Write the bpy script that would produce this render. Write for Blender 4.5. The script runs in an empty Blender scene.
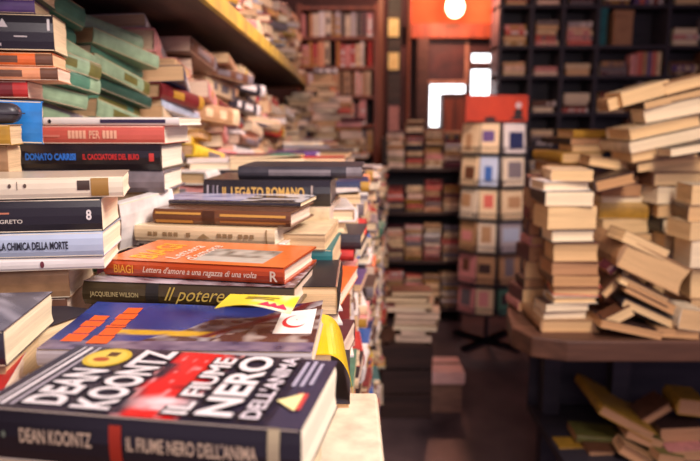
import bpy, math, random
from mathutils import Matrix, Vector
from mathutils.bvhtree import BVHTree
R = math.radians
random.seed(7)
C = bpy.context.scene.collection
sc = bpy.context.scene

# ------------------------------------------------------------------ camera, world, lights, exposure
CAMZ, F, HY = 1.40, 680.56, 120.0
TH = math.atan((230.5 - HY) / F)
cam = bpy.data.cameras.new('camera'); cam.lens = 35; cam.sensor_width = 36
cam.clip_start = 0.02; cam.clip_end = 60
cam.dof.use_dof = True; cam.dof.focus_distance = 0.72; cam.dof.aperture_fstop = 5.2
camo = bpy.data.objects.new('camera', cam); C.objects.link(camo)
camo.location = (0, 0, CAMZ); camo.rotation_euler = (R(90) - TH, 0, 0)
sc.camera = camo
sc.view_settings.view_transform = 'Standard'; sc.view_settings.look = 'None'
sc.view_settings.gamma = 1; sc.view_settings.exposure = 0.25
try: sc.view_settings.use_curve_mapping = False
except Exception: pass

w = bpy.data.worlds.new('world'); sc.world = w; w.use_nodes = True
w.node_tree.nodes['Background'].inputs[0].default_value = (0.62, 0.44, 0.68, 1)
w.node_tree.nodes['Background'].inputs[1].default_value = 0.50

def area(name, loc, target, sx, sy, power, col):
    l = bpy.data.lights.new(name, 'AREA'); l.shape = 'RECTANGLE'; l.size = sx; l.size_y = sy
    l.energy = power; l.color = col
    o = bpy.data.objects.new(name, l); C.objects.link(o); o.location = loc
    o.rotation_euler = (Vector(target) - Vector(loc)).to_track_quat('-Z', 'Y').to_euler()
    return o
def point(name, loc, power, col, r=0.05):
    l = bpy.data.lights.new(name, 'POINT'); l.energy = power; l.color = col; l.shadow_soft_size = r
    o = bpy.data.objects.new(name, l); C.objects.link(o); o.location = loc
    return o
area('light_foreground', (0.65, 0.25, 2.2), (-0.12, 0.75, 1.2), 0.5, 0.5, 24, (1.0, 0.88, 0.82))
area('light_behind_fill', (0.1, -1.1, 2.0), (-0.1, 0.8, 1.2), 0.9, 0.6, 9, (1.0, 0.88, 0.82))  # fill added behind the camera to brighten the book spines
lp_ = area('light_left_pile', (0.45, 1.9, 2.3), (-0.32, 2.0, 1.35), 0.7, 0.9, 8.5, (1.0, 0.72, 0.70)); lp_.data.spread = R(105)
area('light_right_table', (0.85, 0.9, 2.2), (1.0, 1.9, 1.0), 0.4, 0.4, 11, (1.0, 0.79, 0.60))
lr_ = area('light_rack', (0.72, 2.7, 2.5), (0.84, 4.0, 1.1), 0.3, 0.3, 1.5, (1.0, 0.72, 0.64)); lr_.data.spread = R(36)  # unseen narrow light, added to brighten the booklets in the rack
area('light_back_room', (0.9, 3.9, 2.6), (0.9, 5.2, 1.3), 1.0, 0.5, 2.2, (1.0, 0.56, 0.58))
area('light_bookcase', (-0.1, 3.9, 2.6), (-0.25, 5.2, 1.7), 0.4, 0.4, 6, (1.0, 0.56, 0.48))

# ------------------------------------------------------------------ pixel helpers (plan measurements)
def ray(px, py):
    a = (px - 350) / F; b = (230.5 - py) / F
    return Vector((a, math.cos(TH) + b * math.sin(TH), -math.sin(TH) + b * math.cos(TH)))
def U(px, py, Y):
    d = ray(px, py); return Vector((0, 0, CAMZ)) + d * (Y / d.y)
def Uz(px, py, z):
    d = ray(px, py); return Vector((0, 0, CAMZ)) + d * ((z - CAMZ) / d.z)
def proj(p):
    v = Vector(p) - Vector((0, 0, CAMZ))
    dep = v.y * math.cos(TH) - v.z * math.sin(TH)
    up = v.y * math.sin(TH) + v.z * math.cos(TH)
    return 350 + F * v.x / dep, 230.5 - F * up / dep

# ------------------------------------------------------------------ materials
def lin(c):
    return tuple(((v / 255) / 12.92 if v / 255 <= 0.04045 else ((v / 255 + 0.055) / 1.055) ** 2.4) for v in c)
MATS = {}
def attr_mat(name, rough=0.5, spec=0.4, nscale=40, namt=0.25, stripes=False, coat=0.0):
    m = bpy.data.materials.new(name); m.use_nodes = True; nt = m.node_tree; N = nt.nodes; L = nt.links
    b = N['Principled BSDF']
    at = N.new('ShaderNodeAttribute'); at.attribute_name = 'Col'
    tc = N.new('ShaderNodeTexCoord'); mp = N.new('ShaderNodeMapping')
    L.new(tc.outputs['Object'], mp.inputs[0])
    if stripes: mp.inputs['Scale'].default_value = (6, 6, 900)
    else: mp.inputs['Scale'].default_value = (1, 1, 1)
    no = N.new('ShaderNodeTexNoise'); no.inputs['Scale'].default_value = 1.6 if stripes else nscale
    no.inputs['Detail'].default_value = 5; L.new(mp.outputs[0], no.inputs['Vector'])
    ra = N.new('ShaderNodeMapRange'); ra.inputs[1].default_value = 0.3; ra.inputs[2].default_value = 0.7
    ra.inputs[3].default_value = 1 - namt; ra.inputs[4].default_value = 1 + namt * 0.35
    L.new(no.outputs['Fac'], ra.inputs[0])
    mx = N.new('ShaderNodeVectorMath'); mx.operation = 'SCALE'
    L.new(at.outputs['Color'], mx.inputs[0]); L.new(ra.outputs[0], mx.inputs['Scale'])
    L.new(mx.outputs[0], b.inputs['Base Color'])
    b.inputs['Roughness'].default_value = rough; b.inputs['Specular IOR Level'].default_value = spec
    b.inputs['Coat Weight'].default_value = coat; b.inputs['Coat Roughness'].default_value = 0.25
    bp = N.new('ShaderNodeBump'); bp.inputs['Strength'].default_value = 0.5 if stripes else 0.15
    bp.inputs['Distance'].default_value = 0.001
    L.new(no.outputs['Fac'], bp.inputs['Height']); L.new(bp.outputs[0], b.inputs['Normal'])
    MATS[name] = m
    return m
COVER = attr_mat('book_cover_card', 0.42, 0.5, 45, 0.30)
GLOSS = attr_mat('glossy_cover', 0.27, 0.5, 30, 0.08, coat=0.35)
PAGES = attr_mat('page_edges', 0.85, 0.2, 1, 0.26, stripes=True)
INK = attr_mat('printed_ink', 0.45, 0.4, 60, 0.05)
FARB = attr_mat('far_books', 0.6, 0.3, 25, 0.35)

def proc(name, c1, c2, scale=(6, 6, 6), rough=0.6, bump=0.3, spec=0.4, detail=6):
    m = bpy.data.materials.new(name); m.use_nodes = True; nt = m.node_tree; N = nt.nodes; L = nt.links
    b = N['Principled BSDF']; tc = N.new('ShaderNodeTexCoord'); mp = N.new('ShaderNodeMapping')
    mp.inputs['Scale'].default_value = scale; L.new(tc.outputs['Object'], mp.inputs[0])
    no = N.new('ShaderNodeTexNoise'); no.inputs['Scale'].default_value = 1; no.inputs['Detail'].default_value = detail
    L.new(mp.outputs[0], no.inputs['Vector'])
    cr = N.new('ShaderNodeValToRGB'); cr.color_ramp.elements[0].position = 0.3; cr.color_ramp.elements[1].position = 0.7
    cr.color_ramp.elements[0].color = (*lin(c1), 1); cr.color_ramp.elements[1].color = (*lin(c2), 1)
    L.new(no.outputs['Fac'], cr.inputs[0]); L.new(cr.outputs[0], b.inputs['Base Color'])
    b.inputs['Roughness'].default_value = rough; b.inputs['Specular IOR Level'].default_value = spec
    bp = N.new('ShaderNodeBump'); bp.inputs['Strength'].default_value = bump; bp.inputs['Distance'].default_value = 0.005
    L.new(no.outputs['Fac'], bp.inputs['Height']); L.new(bp.outputs[0], b.inputs['Normal'])
    return m
def emit(name, col, s):
    m = bpy.data.materials.new(name); m.use_nodes = True; N = m.node_tree.nodes; b = N['Principled BSDF']
    b.inputs['Base Color'].default_value = (*col, 1); b.inputs['Emission Color'].default_value = (*col, 1)
    b.inputs['Emission Strength'].default_value = s
    return m
WOOD_DARK = proc('dark_wood', (46, 33, 31), (74, 52, 46), (3, 30, 30), 0.55)
WOOD_BLACK = proc('black_painted_wood', (44, 41, 50), (62, 56, 64), (4, 20, 20), 0.5)
WOOD_RED = proc('red_brown_wood', (96, 46, 30), (146, 76, 50), (30, 30, 3), 0.5)
WOOD_TABLE = proc('table_wood', (70, 46, 36), (104, 70, 54), (3, 30, 30), 0.5)
OCHRE = proc('ochre_painted_edge', (138, 118, 8), (204, 176, 26), (12, 12, 12), 0.45)
PLANK = proc('shelf_plank', (50, 36, 34), (84, 60, 52), (30, 3, 30), 0.6)
WALL_LIT = proc('orange_lit_plaster', (190, 84, 52), (224, 110, 70), (3, 3, 3), 0.9)
WALL_DK = proc('dark_plaster', (46, 34, 40), (72, 52, 56), (3, 3, 3), 0.9)
FLOORM = proc('worn_stone_floor', (48, 40, 46), (112, 92, 92), (3.2, 2.2, 3), 0.38, 0.5, detail=9)
CEILM = proc('ceiling_plaster', (120, 92, 84), (150, 120, 104), (3, 3, 3), 0.9)
METAL = proc('dark_wire_metal', (40, 38, 42), (64, 60, 66), (20, 20, 20), 0.35)
CARD = proc('cardboard', (120, 88, 74), (150, 112, 92), (15, 15, 60), 0.85)
PINKP = proc('pale_pink_paper', (216, 164, 156), (238, 192, 180), (15, 15, 60), 0.8)

# ------------------------------------------------------------------ mesh helpers
def mesh_obj(name, verts, faces, cols=None, mat=None, parent=None, smooth=False, pcols=None, mats=None, midx=None, bevel=0):
    me = bpy.data.meshes.new(name); me.from_pydata([tuple(v) for v in verts], [], faces)
    if cols is not None:
        a = me.color_attributes.new('Col', 'FLOAT_COLOR', 'CORNER')
        buf = []
        for p, c in zip(me.polygons, cols): buf.extend([c[0], c[1], c[2], 1.0] * p.loop_total)
        a.data.foreach_set('color', buf)
    if pcols is not None:
        a = me.color_attributes.new('Col', 'FLOAT_COLOR', 'POINT')
        buf = []
        for c in pcols: buf.extend([c[0], c[1], c[2], 1.0])
        a.data.foreach_set('color', buf)
    for m in (mats or [mat]):
        if m: me.materials.append(m)
    if midx: me.polygons.foreach_set('material_index', midx)
    if smooth: me.polygons.foreach_set('use_smooth', [True] * len(me.polygons))
    me.update()
    o = bpy.data.objects.new(name, me); C.objects.link(o)
    if parent: o.parent = parent
    if bevel:
        b = o.modifiers.new('bevel', 'BEVEL'); b.width = bevel; b.segments = 2; b.limit_method = 'ANGLE'
    return o
class MB:
    def __init__(s): s.v = []; s.f = []; s.c = []
    def box(s, x0, x1, y0, y1, z0, z1, col=None, M=None):
        b = len(s.v)
        for p in ((x0, y0, z0), (x1, y0, z0), (x1, y1, z0), (x0, y1, z0), (x0, y0, z1), (x1, y0, z1), (x1, y1, z1), (x0, y1, z1)):
            s.v.append(M @ Vector(p) if M else Vector(p))
        for q in ((0, 3, 2, 1), (4, 5, 6, 7), (0, 1, 5, 4), (1, 2, 6, 5), (2, 3, 7, 6), (3, 0, 4, 7)):
            s.f.append(tuple(b + i for i in q)); s.c.append(col or (1, 1, 1))
        return s
    def tube(s, p, q, r, n=10, col=None):
        p, q = Vector(p), Vector(q); d = (q - p).normalized(); a = d.orthogonal().normalized(); e = d.cross(a); b = len(s.v)
        for c in (p, q):
            for i in range(n):
                t = 2 * math.pi * i / n; s.v.append(c + (a * math.cos(t) + e * math.sin(t)) * r)
        for i in range(n):
            j = (i + 1) % n; s.f.append((b + i, b + j, b + n + j, b + n + i)); s.c.append(col or (1, 1, 1))
        s.f.append(tuple(b + n - 1 - i for i in range(n))); s.c.append(col or (1, 1, 1))
        s.f.append(tuple(b + n + i for i in range(n))); s.c.append(col or (1, 1, 1))
        return s
    def prism(s, pts, z0, z1):
        b = len(s.v); n = len(pts)
        for z in (z0, z1):
            for p in pts: s.v.append(Vector((p[0], p[1], z)))
        for i in range(n):
            j = (i + 1) % n; s.f.append((b + i, b + j, b + n + j, b + n + i)); s.c.append((1, 1, 1))
        s.f.append(tuple(b + n - 1 - i for i in range(n))); s.f.append(tuple(b + n + i for i in range(n))); s.c += [(1, 1, 1)] * 2
        return s
    def build(s, name, mat, parent=None, bevel=0, colored=False, smooth=False):
        return mesh_obj(name, s.v, s.f, s.c if colored else None, mat, parent, bevel=bevel, smooth=smooth)
def empty(name, loc, rz=0, M=None):
    o = bpy.data.objects.new(name, None); C.objects.link(o); o.empty_display_size = 0.05
    if M is not None: o.matrix_world = M
    else: o.location = loc; o.rotation_euler = (0, 0, rz)
    return o
def tag(o, label, cat, group=None):
    o['label'] = label; o['category'] = cat
    if group: o['group'] = group
    return o
def struct(o): o['kind'] = 'structure'; return o

# value noise for printed artwork
def hsh(i, j, k=0):
    n = math.sin(i * 127.1 + j * 311.7 + k * 74.7) * 43758.5453; return n - math.floor(n)
def vn(x, y, k=0):
    i, j = math.floor(x), math.floor(y); u, v = x - i, y - j; u = u * u * (3 - 2 * u); v = v * v * (3 - 2 * v)
    a = hsh(i, j, k) * (1 - u) + hsh(i + 1, j, k) * u; b = hsh(i, j + 1, k) * (1 - u) + hsh(i + 1, j + 1, k) * u
    return a * (1 - v) + b * v
def mixc(a, b, t): t = max(0, min(1, t)); return tuple(p * (1 - t) + q * t for p, q in zip(a, b))

# ------------------------------------------------------------------ palette (name in plain words -> colour)
PAL = {'cream': (226, 200, 160), 'white': (228, 220, 214), 'ivory': (222, 206, 180), 'tan': (182, 140, 100), 'brown': (104, 66, 46),
       'dark brown': (62, 42, 38), 'black': (34, 30, 36), 'charcoal': (54, 50, 58), 'grey': (122, 112, 116), 'light grey': (176, 166, 168),
       'red': (186, 48, 44), 'dark red': (112, 30, 34), 'pink': (216, 142, 138), 'coral': (206, 98, 84), 'orange': (226, 106, 44),
       'pale orange': (228, 150, 104), 'yellow': (226, 190, 50), 'ochre': (178, 134, 46), 'olive': (104, 100, 50), 'green': (78, 122, 100),
       'dark green': (42, 74, 62), 'pale green': (140, 164, 132), 'teal': (36, 108, 110), 'blue': (44, 92, 164), 'dark blue': (38, 48, 88),
       'bright blue': (40, 128, 206), 'pale blue': (182, 194, 214), 'purple': (96, 70, 126), 'maroon': (84, 32, 44)}
LP = {k: lin(v) for k, v in PAL.items()}
PGC = [lin((240, 214, 174)), lin((232, 200, 156)), lin((244, 226, 196)), lin((222, 184, 140)), lin((238, 210, 186))]

# ------------------------------------------------------------------ the book
SPECS = []
def spec(front, L, W, T, yaw=0, roll=0, tilt=0, face='spine', col='cream', kind='paperback', stack='', ordn=None, label=None,
         pg=None, band=None, hero=None, flip=False, lift=0.0, group=None, seg=None, force=False, top=None):
    """front = the bottom middle of the face turned to the room; face says which side that is."""
    M = Matrix.Translation(front) @ Matrix.Rotation(R(yaw), 4, 'Z') @ Matrix.Rotation(R(roll), 4, 'Y') @ Matrix.Rotation(R(tilt), 4, 'X')
    if face == 'spine': A = Matrix.Identity(4)
    elif face == 'fore': A = Matrix.Translation((0, W, 0)) @ Matrix.Rotation(math.pi, 4, 'Z')
    else:
        A = Matrix.Translation((-W / 2 if not flip else W / 2, L / 2, 0)) @ Matrix.Rotation(R(-90 if not flip else 90), 4, 'Z')
    s = dict(M=M, A=A, L=L, W=W, T=T, face=face, col=col, kind=kind, stack=stack, ordn=ordn, label=label, pg=pg or random.choice(PGC),
             band=band, hero=hero, lift=lift, group=group, seg=seg, force=force, rnd=random.random(), top=top)
    SPECS.append(s); return s

def book_geo(s, detail=True):
    L, W, T = s['L'], s['W'], s['T']; hard = s['kind'] == 'hardback'
    c = min(0.0028 if hard else 0.0009, T * 0.12); ins = 0.004 if hard else 0.0008
    nx = (s['seg'] or 8) if detail else 1; bul = T * (0.14 if hard else 0.05); nr = 4
    ny = 5 if detail else 1
    out = [(W * (ny - k) / ny, 0) for k in range(ny)]
    out = [(max(y, 0.003), z) for y, z in out] + [(0.003, 0)]
    for k in range(nr + 1):
        t = k / nr; out.append((-bul * math.sin(math.pi * t) * 1.0 + 0.0012 * abs(2 * t - 1) ** 3, T * t if 0 < t < 1 else (0.0008 if t == 0 else T - 0.0008)))
    out += [(0.003, T)] + [(max(W * (k + 1) / ny, 0.003), T) for k in range(ny)]
    inn = []
    for (y, z) in out:
        inn.append((max(y, c) if y > 0.0035 else c + max(y, 0) * 0.3, min(max(z, c), T - c)))
    lift = s['lift']; ph = s['rnd'] * 6.28
    def warp(x, y, z, top=False):
        if top and lift: 
            u = (x / L + 0.5) if s['rnd'] > 0.5 else (0.5 - x / L); z += lift * (y / W) ** 2 * u ** 2
        return (x, y, z)
    V = []; Fc = []; Cc = []
    n = len(out); base = LP[s['col']]; band = LP[s['band']] if s['band'] else None
    topc = LP[s['top']] if s['top'] else base
    for i in range(nx + 1):
        x = -L / 2 + L * i / nx
        for (y, z) in out: V.append(warp(x, y, z, z > T - 1e-6))
        for k, (y, z) in enumerate(inn): V.append(warp(x, y, z, out[k][1] > T - 1e-6))
    st = 2 * n
    i0 = ny + 1; i1 = ny + 1 + nr          # spine range in the profile
    for i in range(nx):
        a = i * st; b = a + st
        for k in range(n - 1):
            Fc.append((a + k, a + k + 1, b + k + 1, b + k))
            cc = topc if k > i1 else base
            if i0 <= k < i1 and band is not None:
                u = (i + 0.5) / nx
                if (0.25 < u < 0.7 and k in (i0 + 1, i0 + 2) and hsh(i, int(ph * 9)) > 0.3) or 0.88 < u < 0.95: cc = band
            Cc.append(cc)
            Fc.append((a + n + k, b + n + k, b + n + k + 1, a + n + k + 1)); Cc.append(base)
        Fc.append((a, b, b + n, a + n)); Cc.append(base)
        Fc.append((a + n - 1, a + 2 * n - 1, b + 2 * n - 1, b + n - 1)); Cc.append(base)
    for a, sg in ((0, 1), (nx * st, -1)):
        for k in range(n - 1):
            q = (a + k, a + n + k, a + n + k + 1, a + k + 1)
            Fc.append(q if sg > 0 else q[::-1]); Cc.append(base)
    # pages: fore edge hollowed on hardbacks
    nz = 4 if detail else 1; PV = []; PF = []
    nyp = 2
    hol = (0.05 * T if hard else 0.0); xs = L / 2 - ins
    for j in range(nz + 1):
        t = j / nz; z = c + (T - 2 * c) * t; ye = W - ins - hol * 4 * t * (1 - t) * 2 - (0.0006 * ((j * 7) % 3) if detail else 0)
        dx = 0.0005 * ((j * 5) % 3) if detail else 0
        for p in ((-xs + dx, c), (xs - dx, c), (xs - dx, ye), (-xs + dx, ye)): PV.append((p[0], p[1], z))
    for j in range(nz):
        for k in range(4):
            k2 = (k + 1) % 4; PF.append((j * 4 + k, j * 4 + k2, j * 4 + 4 + k2, j * 4 + 4 + k))
    PF.append((3, 2, 1, 0)); PF.append(tuple(nz * 4 + k for k in range(4)))
    A = s['A']
    V = [A @ Vector(v) for v in V]; PV = [A @ Vector(v) for v in PV]
    return V, Fc, Cc, PV, PF

FACE_WORDS = {'spine': 'spine out', 'fore': 'page edges out', 'head': 'page ends out'}
ORD = ['topmost', 'second', 'third', 'fourth', 'fifth', 'sixth', 'seventh', 'eighth', 'ninth', 'tenth', 'eleventh', 'twelfth',
       'thirteenth', 'fourteenth', 'fifteenth', 'sixteenth', 'seventeenth', 'eighteenth', 'nineteenth', 'twentieth']
def ordw(k, n):
    if k == n - 1 and n > 2: return 'lowest of'
    if k == 0: return 'topmost of'
    return (ORD[k] if k < 20 else 'number %d' % (k + 1)) + ' down in'
def build_book(s):
    e = empty('book', (0, 0, 0), M=s['M'])
    V, Fc, Cc, PV, PF = book_geo(s)
    mesh_obj('cover', V, Fc, Cc, GLOSS if s['hero'] else COVER, e, smooth=False)
    mesh_obj('pages', PV, PF, [s['pg']] * len(PF), PAGES, e)
    tag(e, s['label'], 'book', s['group'] or ('books in ' + s['stack']))
    s['obj'] = e
    if s['hero']: s['hero'](s, e)
    return e

# printed lettering --------------------------------------------------
_tc = {}
def text2d(body, bold=0.0, shear=0.0):
    key = (body, bold, shear)
    if key in _tc: return _tc[key]
    cu = bpy.data.curves.new('t', 'FONT'); cu.body = body; cu.size = 1; cu.offset = bold; cu.shear = shear; cu.resolution_u = 3
    o = bpy.data.objects.new('t', cu); C.objects.link(o)
    dg = bpy.context.evaluated_depsgraph_get(); me = bpy.data.meshes.new_from_object(o.evaluated_get(dg))
    vs = [(v.co.x, v.co.y) for v in me.vertices]; fs = [tuple(p.vertices) for p in me.polygons]
    bpy.data.objects.remove(o); bpy.data.meshes.remove(me)
    x0 = min(v[0] for v in vs); x1 = max(v[0] for v in vs); y0 = min(v[1] for v in vs); y1 = max(v[1] for v in vs)
    vs = [((a - x0) / (x1 - x0), (b - y0) / (y1 - y0)) for a, b in vs]
    _tc[key] = (vs, fs); return vs, fs
def lettering(name, parent, items, fmap):
    plain = lambda it: it[0] in (None, 'O_', 'T_')
    ks = [(k, it) for k, it in enumerate(items)]
    A_ = [q for q in ks if not plain(q[1])]; B_ = [q for q in ks if plain(q[1])]
    for q in B_: lettering_('printed_mark', parent, [q], fmap)
    for q in A_: lettering_(name, parent, [q], fmap)
def lettering_(name, parent, items, fmap):
    """items: (text, colour, u0, v0, u1, v1, bold, shear, serif); fmap(u, v, lift) -> local point"""
    V = []; Fs = []; Cs = []; fmap0 = fmap
    for k, it in items:
        fmap = (lambda u, v, h, k=k: fmap0(u, v, h + k * 0.00006))
        body, col, u0, v0, u1, v1 = it[:6]; bold = it[6] if len(it) > 6 else 0.01; sh = it[7] if len(it) > 7 else 0
        if body is None:      # plain patch
            b = len(V); nn = 6; nm_ = 8
            for i in range(nn + 1):
                for j in range(nm_ + 1): V.append(fmap(u0 + (u1 - u0) * i / nn, v0 + (v1 - v0) * j / nm_, 0.0001))
            for i in range(nn):
                for j in range(nm_):
                    q = b + i * (nm_ + 1) + j; Fs.append((q, q + nm_ + 1, q + nm_ + 2, q + 1)); Cs.append(lin(col))
            continue
        if body == 'O_':      # oval
            b = len(V); nn = 28
            V.append(fmap((u0 + u1) / 2, (v0 + v1) / 2, 0.00015))
            for i in range(nn):
                t = 2 * math.pi * i / nn; V.append(fmap((u0 + u1) / 2 + (u1 - u0) / 2 * math.cos(t), (v0 + v1) / 2 + (v1 - v0) / 2 * math.sin(t), 0.00015))
            for i in range(nn): Fs.append((b, b + 1 + i, b + 1 + (i + 1) % nn)); Cs.append(lin(col))
            continue
        if body == 'T_':      # triangle
            b = len(V)
            V += [fmap(u0, v0, 0.0002), fmap(u1, v0, 0.0002), fmap((u0 + u1) / 2, v1, 0.0002)]; Fs.append((b, b + 1, b + 2)); Cs.append(lin(col)); continue
        vs, fs = text2d(body, bold, sh); b = len(V)
        for (a, c) in vs: V.append(getattr(fmap0, 'letter', fmap)(u0 + (u1 - u0) * a, v0 + (v1 - v0) * c, 0.0002 + k * 0.00006))
        for f in fs: Fs.append(tuple(b + i for i in f)); Cs.append(lin(col))
    return mesh_obj(name, V, Fs, Cs, INK, parent)
def spine_map(s, z_off=0.0):
    L, T = s['L'], s['T']; hard = s['kind'] == 'hardback'; bul = T * (0.14 if hard else 0.05); A = s['A']
    def f(u, v, h):
        y = -bul * (math.sin(math.pi * v) * 0.96) + 0.0012 * abs(2 * v - 1) ** 3 - h - 0.0004
        return A @ Vector((-L / 2 + L * u, y, T * v))
    f.letter = lambda u, v, h: A @ Vector((-L / 2 + L * u, -bul - h - 0.0004, T * v))
    return f
def cover_map(s, warp=None, rot=False):
    L, W, T = s['L'], s['W'], s['T']; A = s['A']
    def f(u, v, h):
        if rot: x, y = -L / 2 + L * (1 - v), W * u        # reading direction runs away from the spine's left end
        else: x, y = -L / 2 + L * u, W * v
        z = T + 0.0003 + h
        if warp: x, y, z = warp(x, y, z)
        return A @ Vector((x, y, z))
    return f
def art(s, e, fn, nu=150, nv=90, warp=None, name='front_cover'):
    fm = cover_map(s, warp); V = []; P = []; Fs = []
    for j in range(nv + 1):
        for i in range(nu + 1):
            u, v = i / nu, j / nv; V.append(fm(u, v, -0.0001)); P.append(fn(u, v))
    for j in range(nv):
        for i in range(nu):
            a = j * (nu + 1) + i; Fs.append((a, a + 1, a + nu + 2, a + nu + 1))
    return mesh_obj(name, V, Fs, None, GLOSS, e, smooth=True, pcols=P)

# ------------------------------------------------------------------ room
struct(MB().box(-1.1, 4.2, -0.6, 6.9, -0.05, 0).build('floor', FLOORM))
struct(MB().box(-1.1, 4.2, 0.6, 6.9, 2.85, 2.9).build('ceiling', CEILM))
struct(MB().box(-1.1, -1.02, -0.6, 6.9, 0, 2.85).build('wall_left', WALL_DK))
struct(MB().box(4.1, 4.2, 2.4, 6.9, 0, 2.85).build('wall_right', WALL_DK))
BW = 6.2
def X(px, Y): return (px - 350) / F * Y / (math.cos(TH))   # close enough near the horizon
def Z(py, Y): return U(350, py, Y).z
# back wall with window openings
xs = [U(p, 100, BW).x for p in (429, 467, 470, 498)]
zs = [Z(p, BW) for p in (128, 83, 100, 68, 63, 52)]
bw = MB()
bw.box(-1.02, xs[0], BW, BW + 0.12, 0, 2.85); bw.box(xs[3], 4.1, BW, BW + 0.12, 0, 2.85)
bw.box(xs[0], xs[1], BW, BW + 0.12, 0, zs[0]); bw.box(xs[0], xs[1], BW, BW + 0.12, zs[1], 2.85)
bw.box(xs[1], xs[2], BW, BW + 0.12, 0, 2.85)
bw.box(xs[2], xs[3], BW, BW + 0.12, 0, zs[2]); bw.box(xs[2], xs[3], BW, BW + 0.12, zs[3], zs[4]); bw.box(xs[2], xs[3], BW, BW + 0.12, zs[5], 2.85)
struct(bw.build('wall_back', WALL_DK))
a_ = U(411, 25, BW); b_ = U(498, -12, BW); struct(MB().box(a_.x, b_.x, BW - 0.02, BW - 0.001, a_.z, b_.z).build('wall_lit_panel', WALL_LIT))  # orange-red patch of back wall, the lamp's glow put into its colour
DAY = emit('daylight_pane', (0.93, 0.95, 1.0), 3.5)
for n, (a, b, c, d) in enumerate(((xs[0], xs[1], zs[0], zs[1]), (xs[2], xs[3], zs[2], zs[3]), (xs[2], xs[3], zs[4], zs[5]))):
    wn = empty('window_%d' % (n + 1), ((a + b) / 2, BW + 0.06, c)); struct(wn)
    m = MB().box(a, b, 0.005, 0.012, c, d); m.v = [v - Vector(((a + b) / 2, 0, c)) for v in m.v]; m.build('pane', DAY, wn)
    m = MB(); t = 0.012
    m.box(a, b, -0.03, 0.004, c, c + t); m.box(a, b, -0.03, 0.004, d - t, d); m.box(a, a + t, -0.03, 0.004, c, d); m.box(b - t, b, -0.03, 0.004, c, d)
    m.v = [v - Vector(((a + b) / 2, 0, c)) for v in m.v]; m.build('window_frame', WOOD_DARK, wn)
# dark things in front of the lower window: a tall cabinet
Yc = 5.9
p0 = U(443, 93, Yc); p1 = U(466, 93, Yc)
o = empty('cabinet', ((p0.x + p1.x) / 2, Yc, 0)); wd = (p1.x - p0.x) / 2
MB().box(-wd, wd, 0, 0.25, 0, p0.z).build('cabinet_body', WOOD_DARK, o, bevel=0.004)
m = MB()
for i in (-1, 1): m.box(i * wd * 0.5 - wd * 0.42, i * wd * 0.5 + wd * 0.42, -0.012, 0, 0.1, p0.z - 0.05)
m.build('cabinet_door', WOOD_RED, o)
tag(o, 'narrow dark red cabinet standing before the bright window', 'cabinet')
# beams of the doorway under the lamp
Yb = 5.6
def trim(name, x0, x1, y0, y1, Y, dep, mat):
    a = U(x0, y1, Y); b = U(x1, y0, Y); return struct(MB().box(a.x, b.x, Y, Y + dep, max(a.z, 0), b.z).build(name, mat, bevel=0.005))
trim('trim_1', 411, 497, 23, 38, 6.1, 0.1, WOOD_RED)
trim('trim_2', 402, 411, -8, 470, Yb, 0.12, WOOD_RED)
trim('trim_3', 375, 384, -8, 470, Yb, 0.12, WOOD_RED)
trim('trim_4', 384, 402, -8, 470, Yb + 0.08, 0.04, WOOD_DARK)
trim('trim_5', 411, 429, 38, 440, 6.1, 0.08, WOOD_DARK)
# framed pictures hung on the dark panel, lit by an area light
def frame(px0, py0, px1, py1, Y, label, inner, fm, em=None):
    a = U(px0, py1, Y); b = U(px1, py0, Y); o = empty('framed_picture', ((a.x + b.x) / 2, Y, a.z)); hw = (b.x - a.x) / 2; h = b.z - a.z; t = hw * 0.17
    m = MB(); m.box(-hw, hw, -0.02, 0.0, 0, t); m.box(-hw, hw, -0.02, 0.0, h - t, h); m.box(-hw, -hw + t, -0.02, 0, t, h - t); m.box(hw - t, hw, -0.02, 0, t, h - t)
    m.build('frame', fm, o, bevel=0.002); MB().box(-hw + t, hw - t, -0.01, -0.001, t, h - t).build('picture', inner, o)
    tag(o, label, 'picture'); return o
CREAMP = proc('cream_print', (232, 190, 120), (250, 220, 160), (20, 20, 20), 0.6)
PINKPR = proc('pink_print', (170, 110, 110), (200, 140, 134), (20, 20, 20), 0.6)
FRAMEW = proc('worn_frame_wood', (120, 92, 80), (156, 124, 106), (20, 20, 20), 0.5)
DARKPR = proc('dark_print', (40, 26, 28), (74, 42, 40), (9, 9, 9), 0.4)
f1 = frame(387, 17, 400, 38, Yb + 0.08, 'small cream print hanging on the dark post, upper one', CREAMP, WOOD_DARK)
f2 = frame(387, 51, 400, 71, Yb + 0.08, 'small cream print hanging on the dark post, below the first', CREAMP, WOOD_DARK)
frame(387, 104, 400, 143, Yb + 0.08, 'tall pinkish print hanging low on the dark post', PINKPR, WOOD_DARK)
frame(424, 38, 469, 84, BW - 0.001, 'dark picture in a brown frame above the bright window', DARKPR, FRAMEW)
area('light_prints', (U(394, 20, 5.0).x, 5.0, 2.5), U(394, 50, 5.68), 0.15, 0.15, 5, (1.0, 0.7, 0.4))
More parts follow.
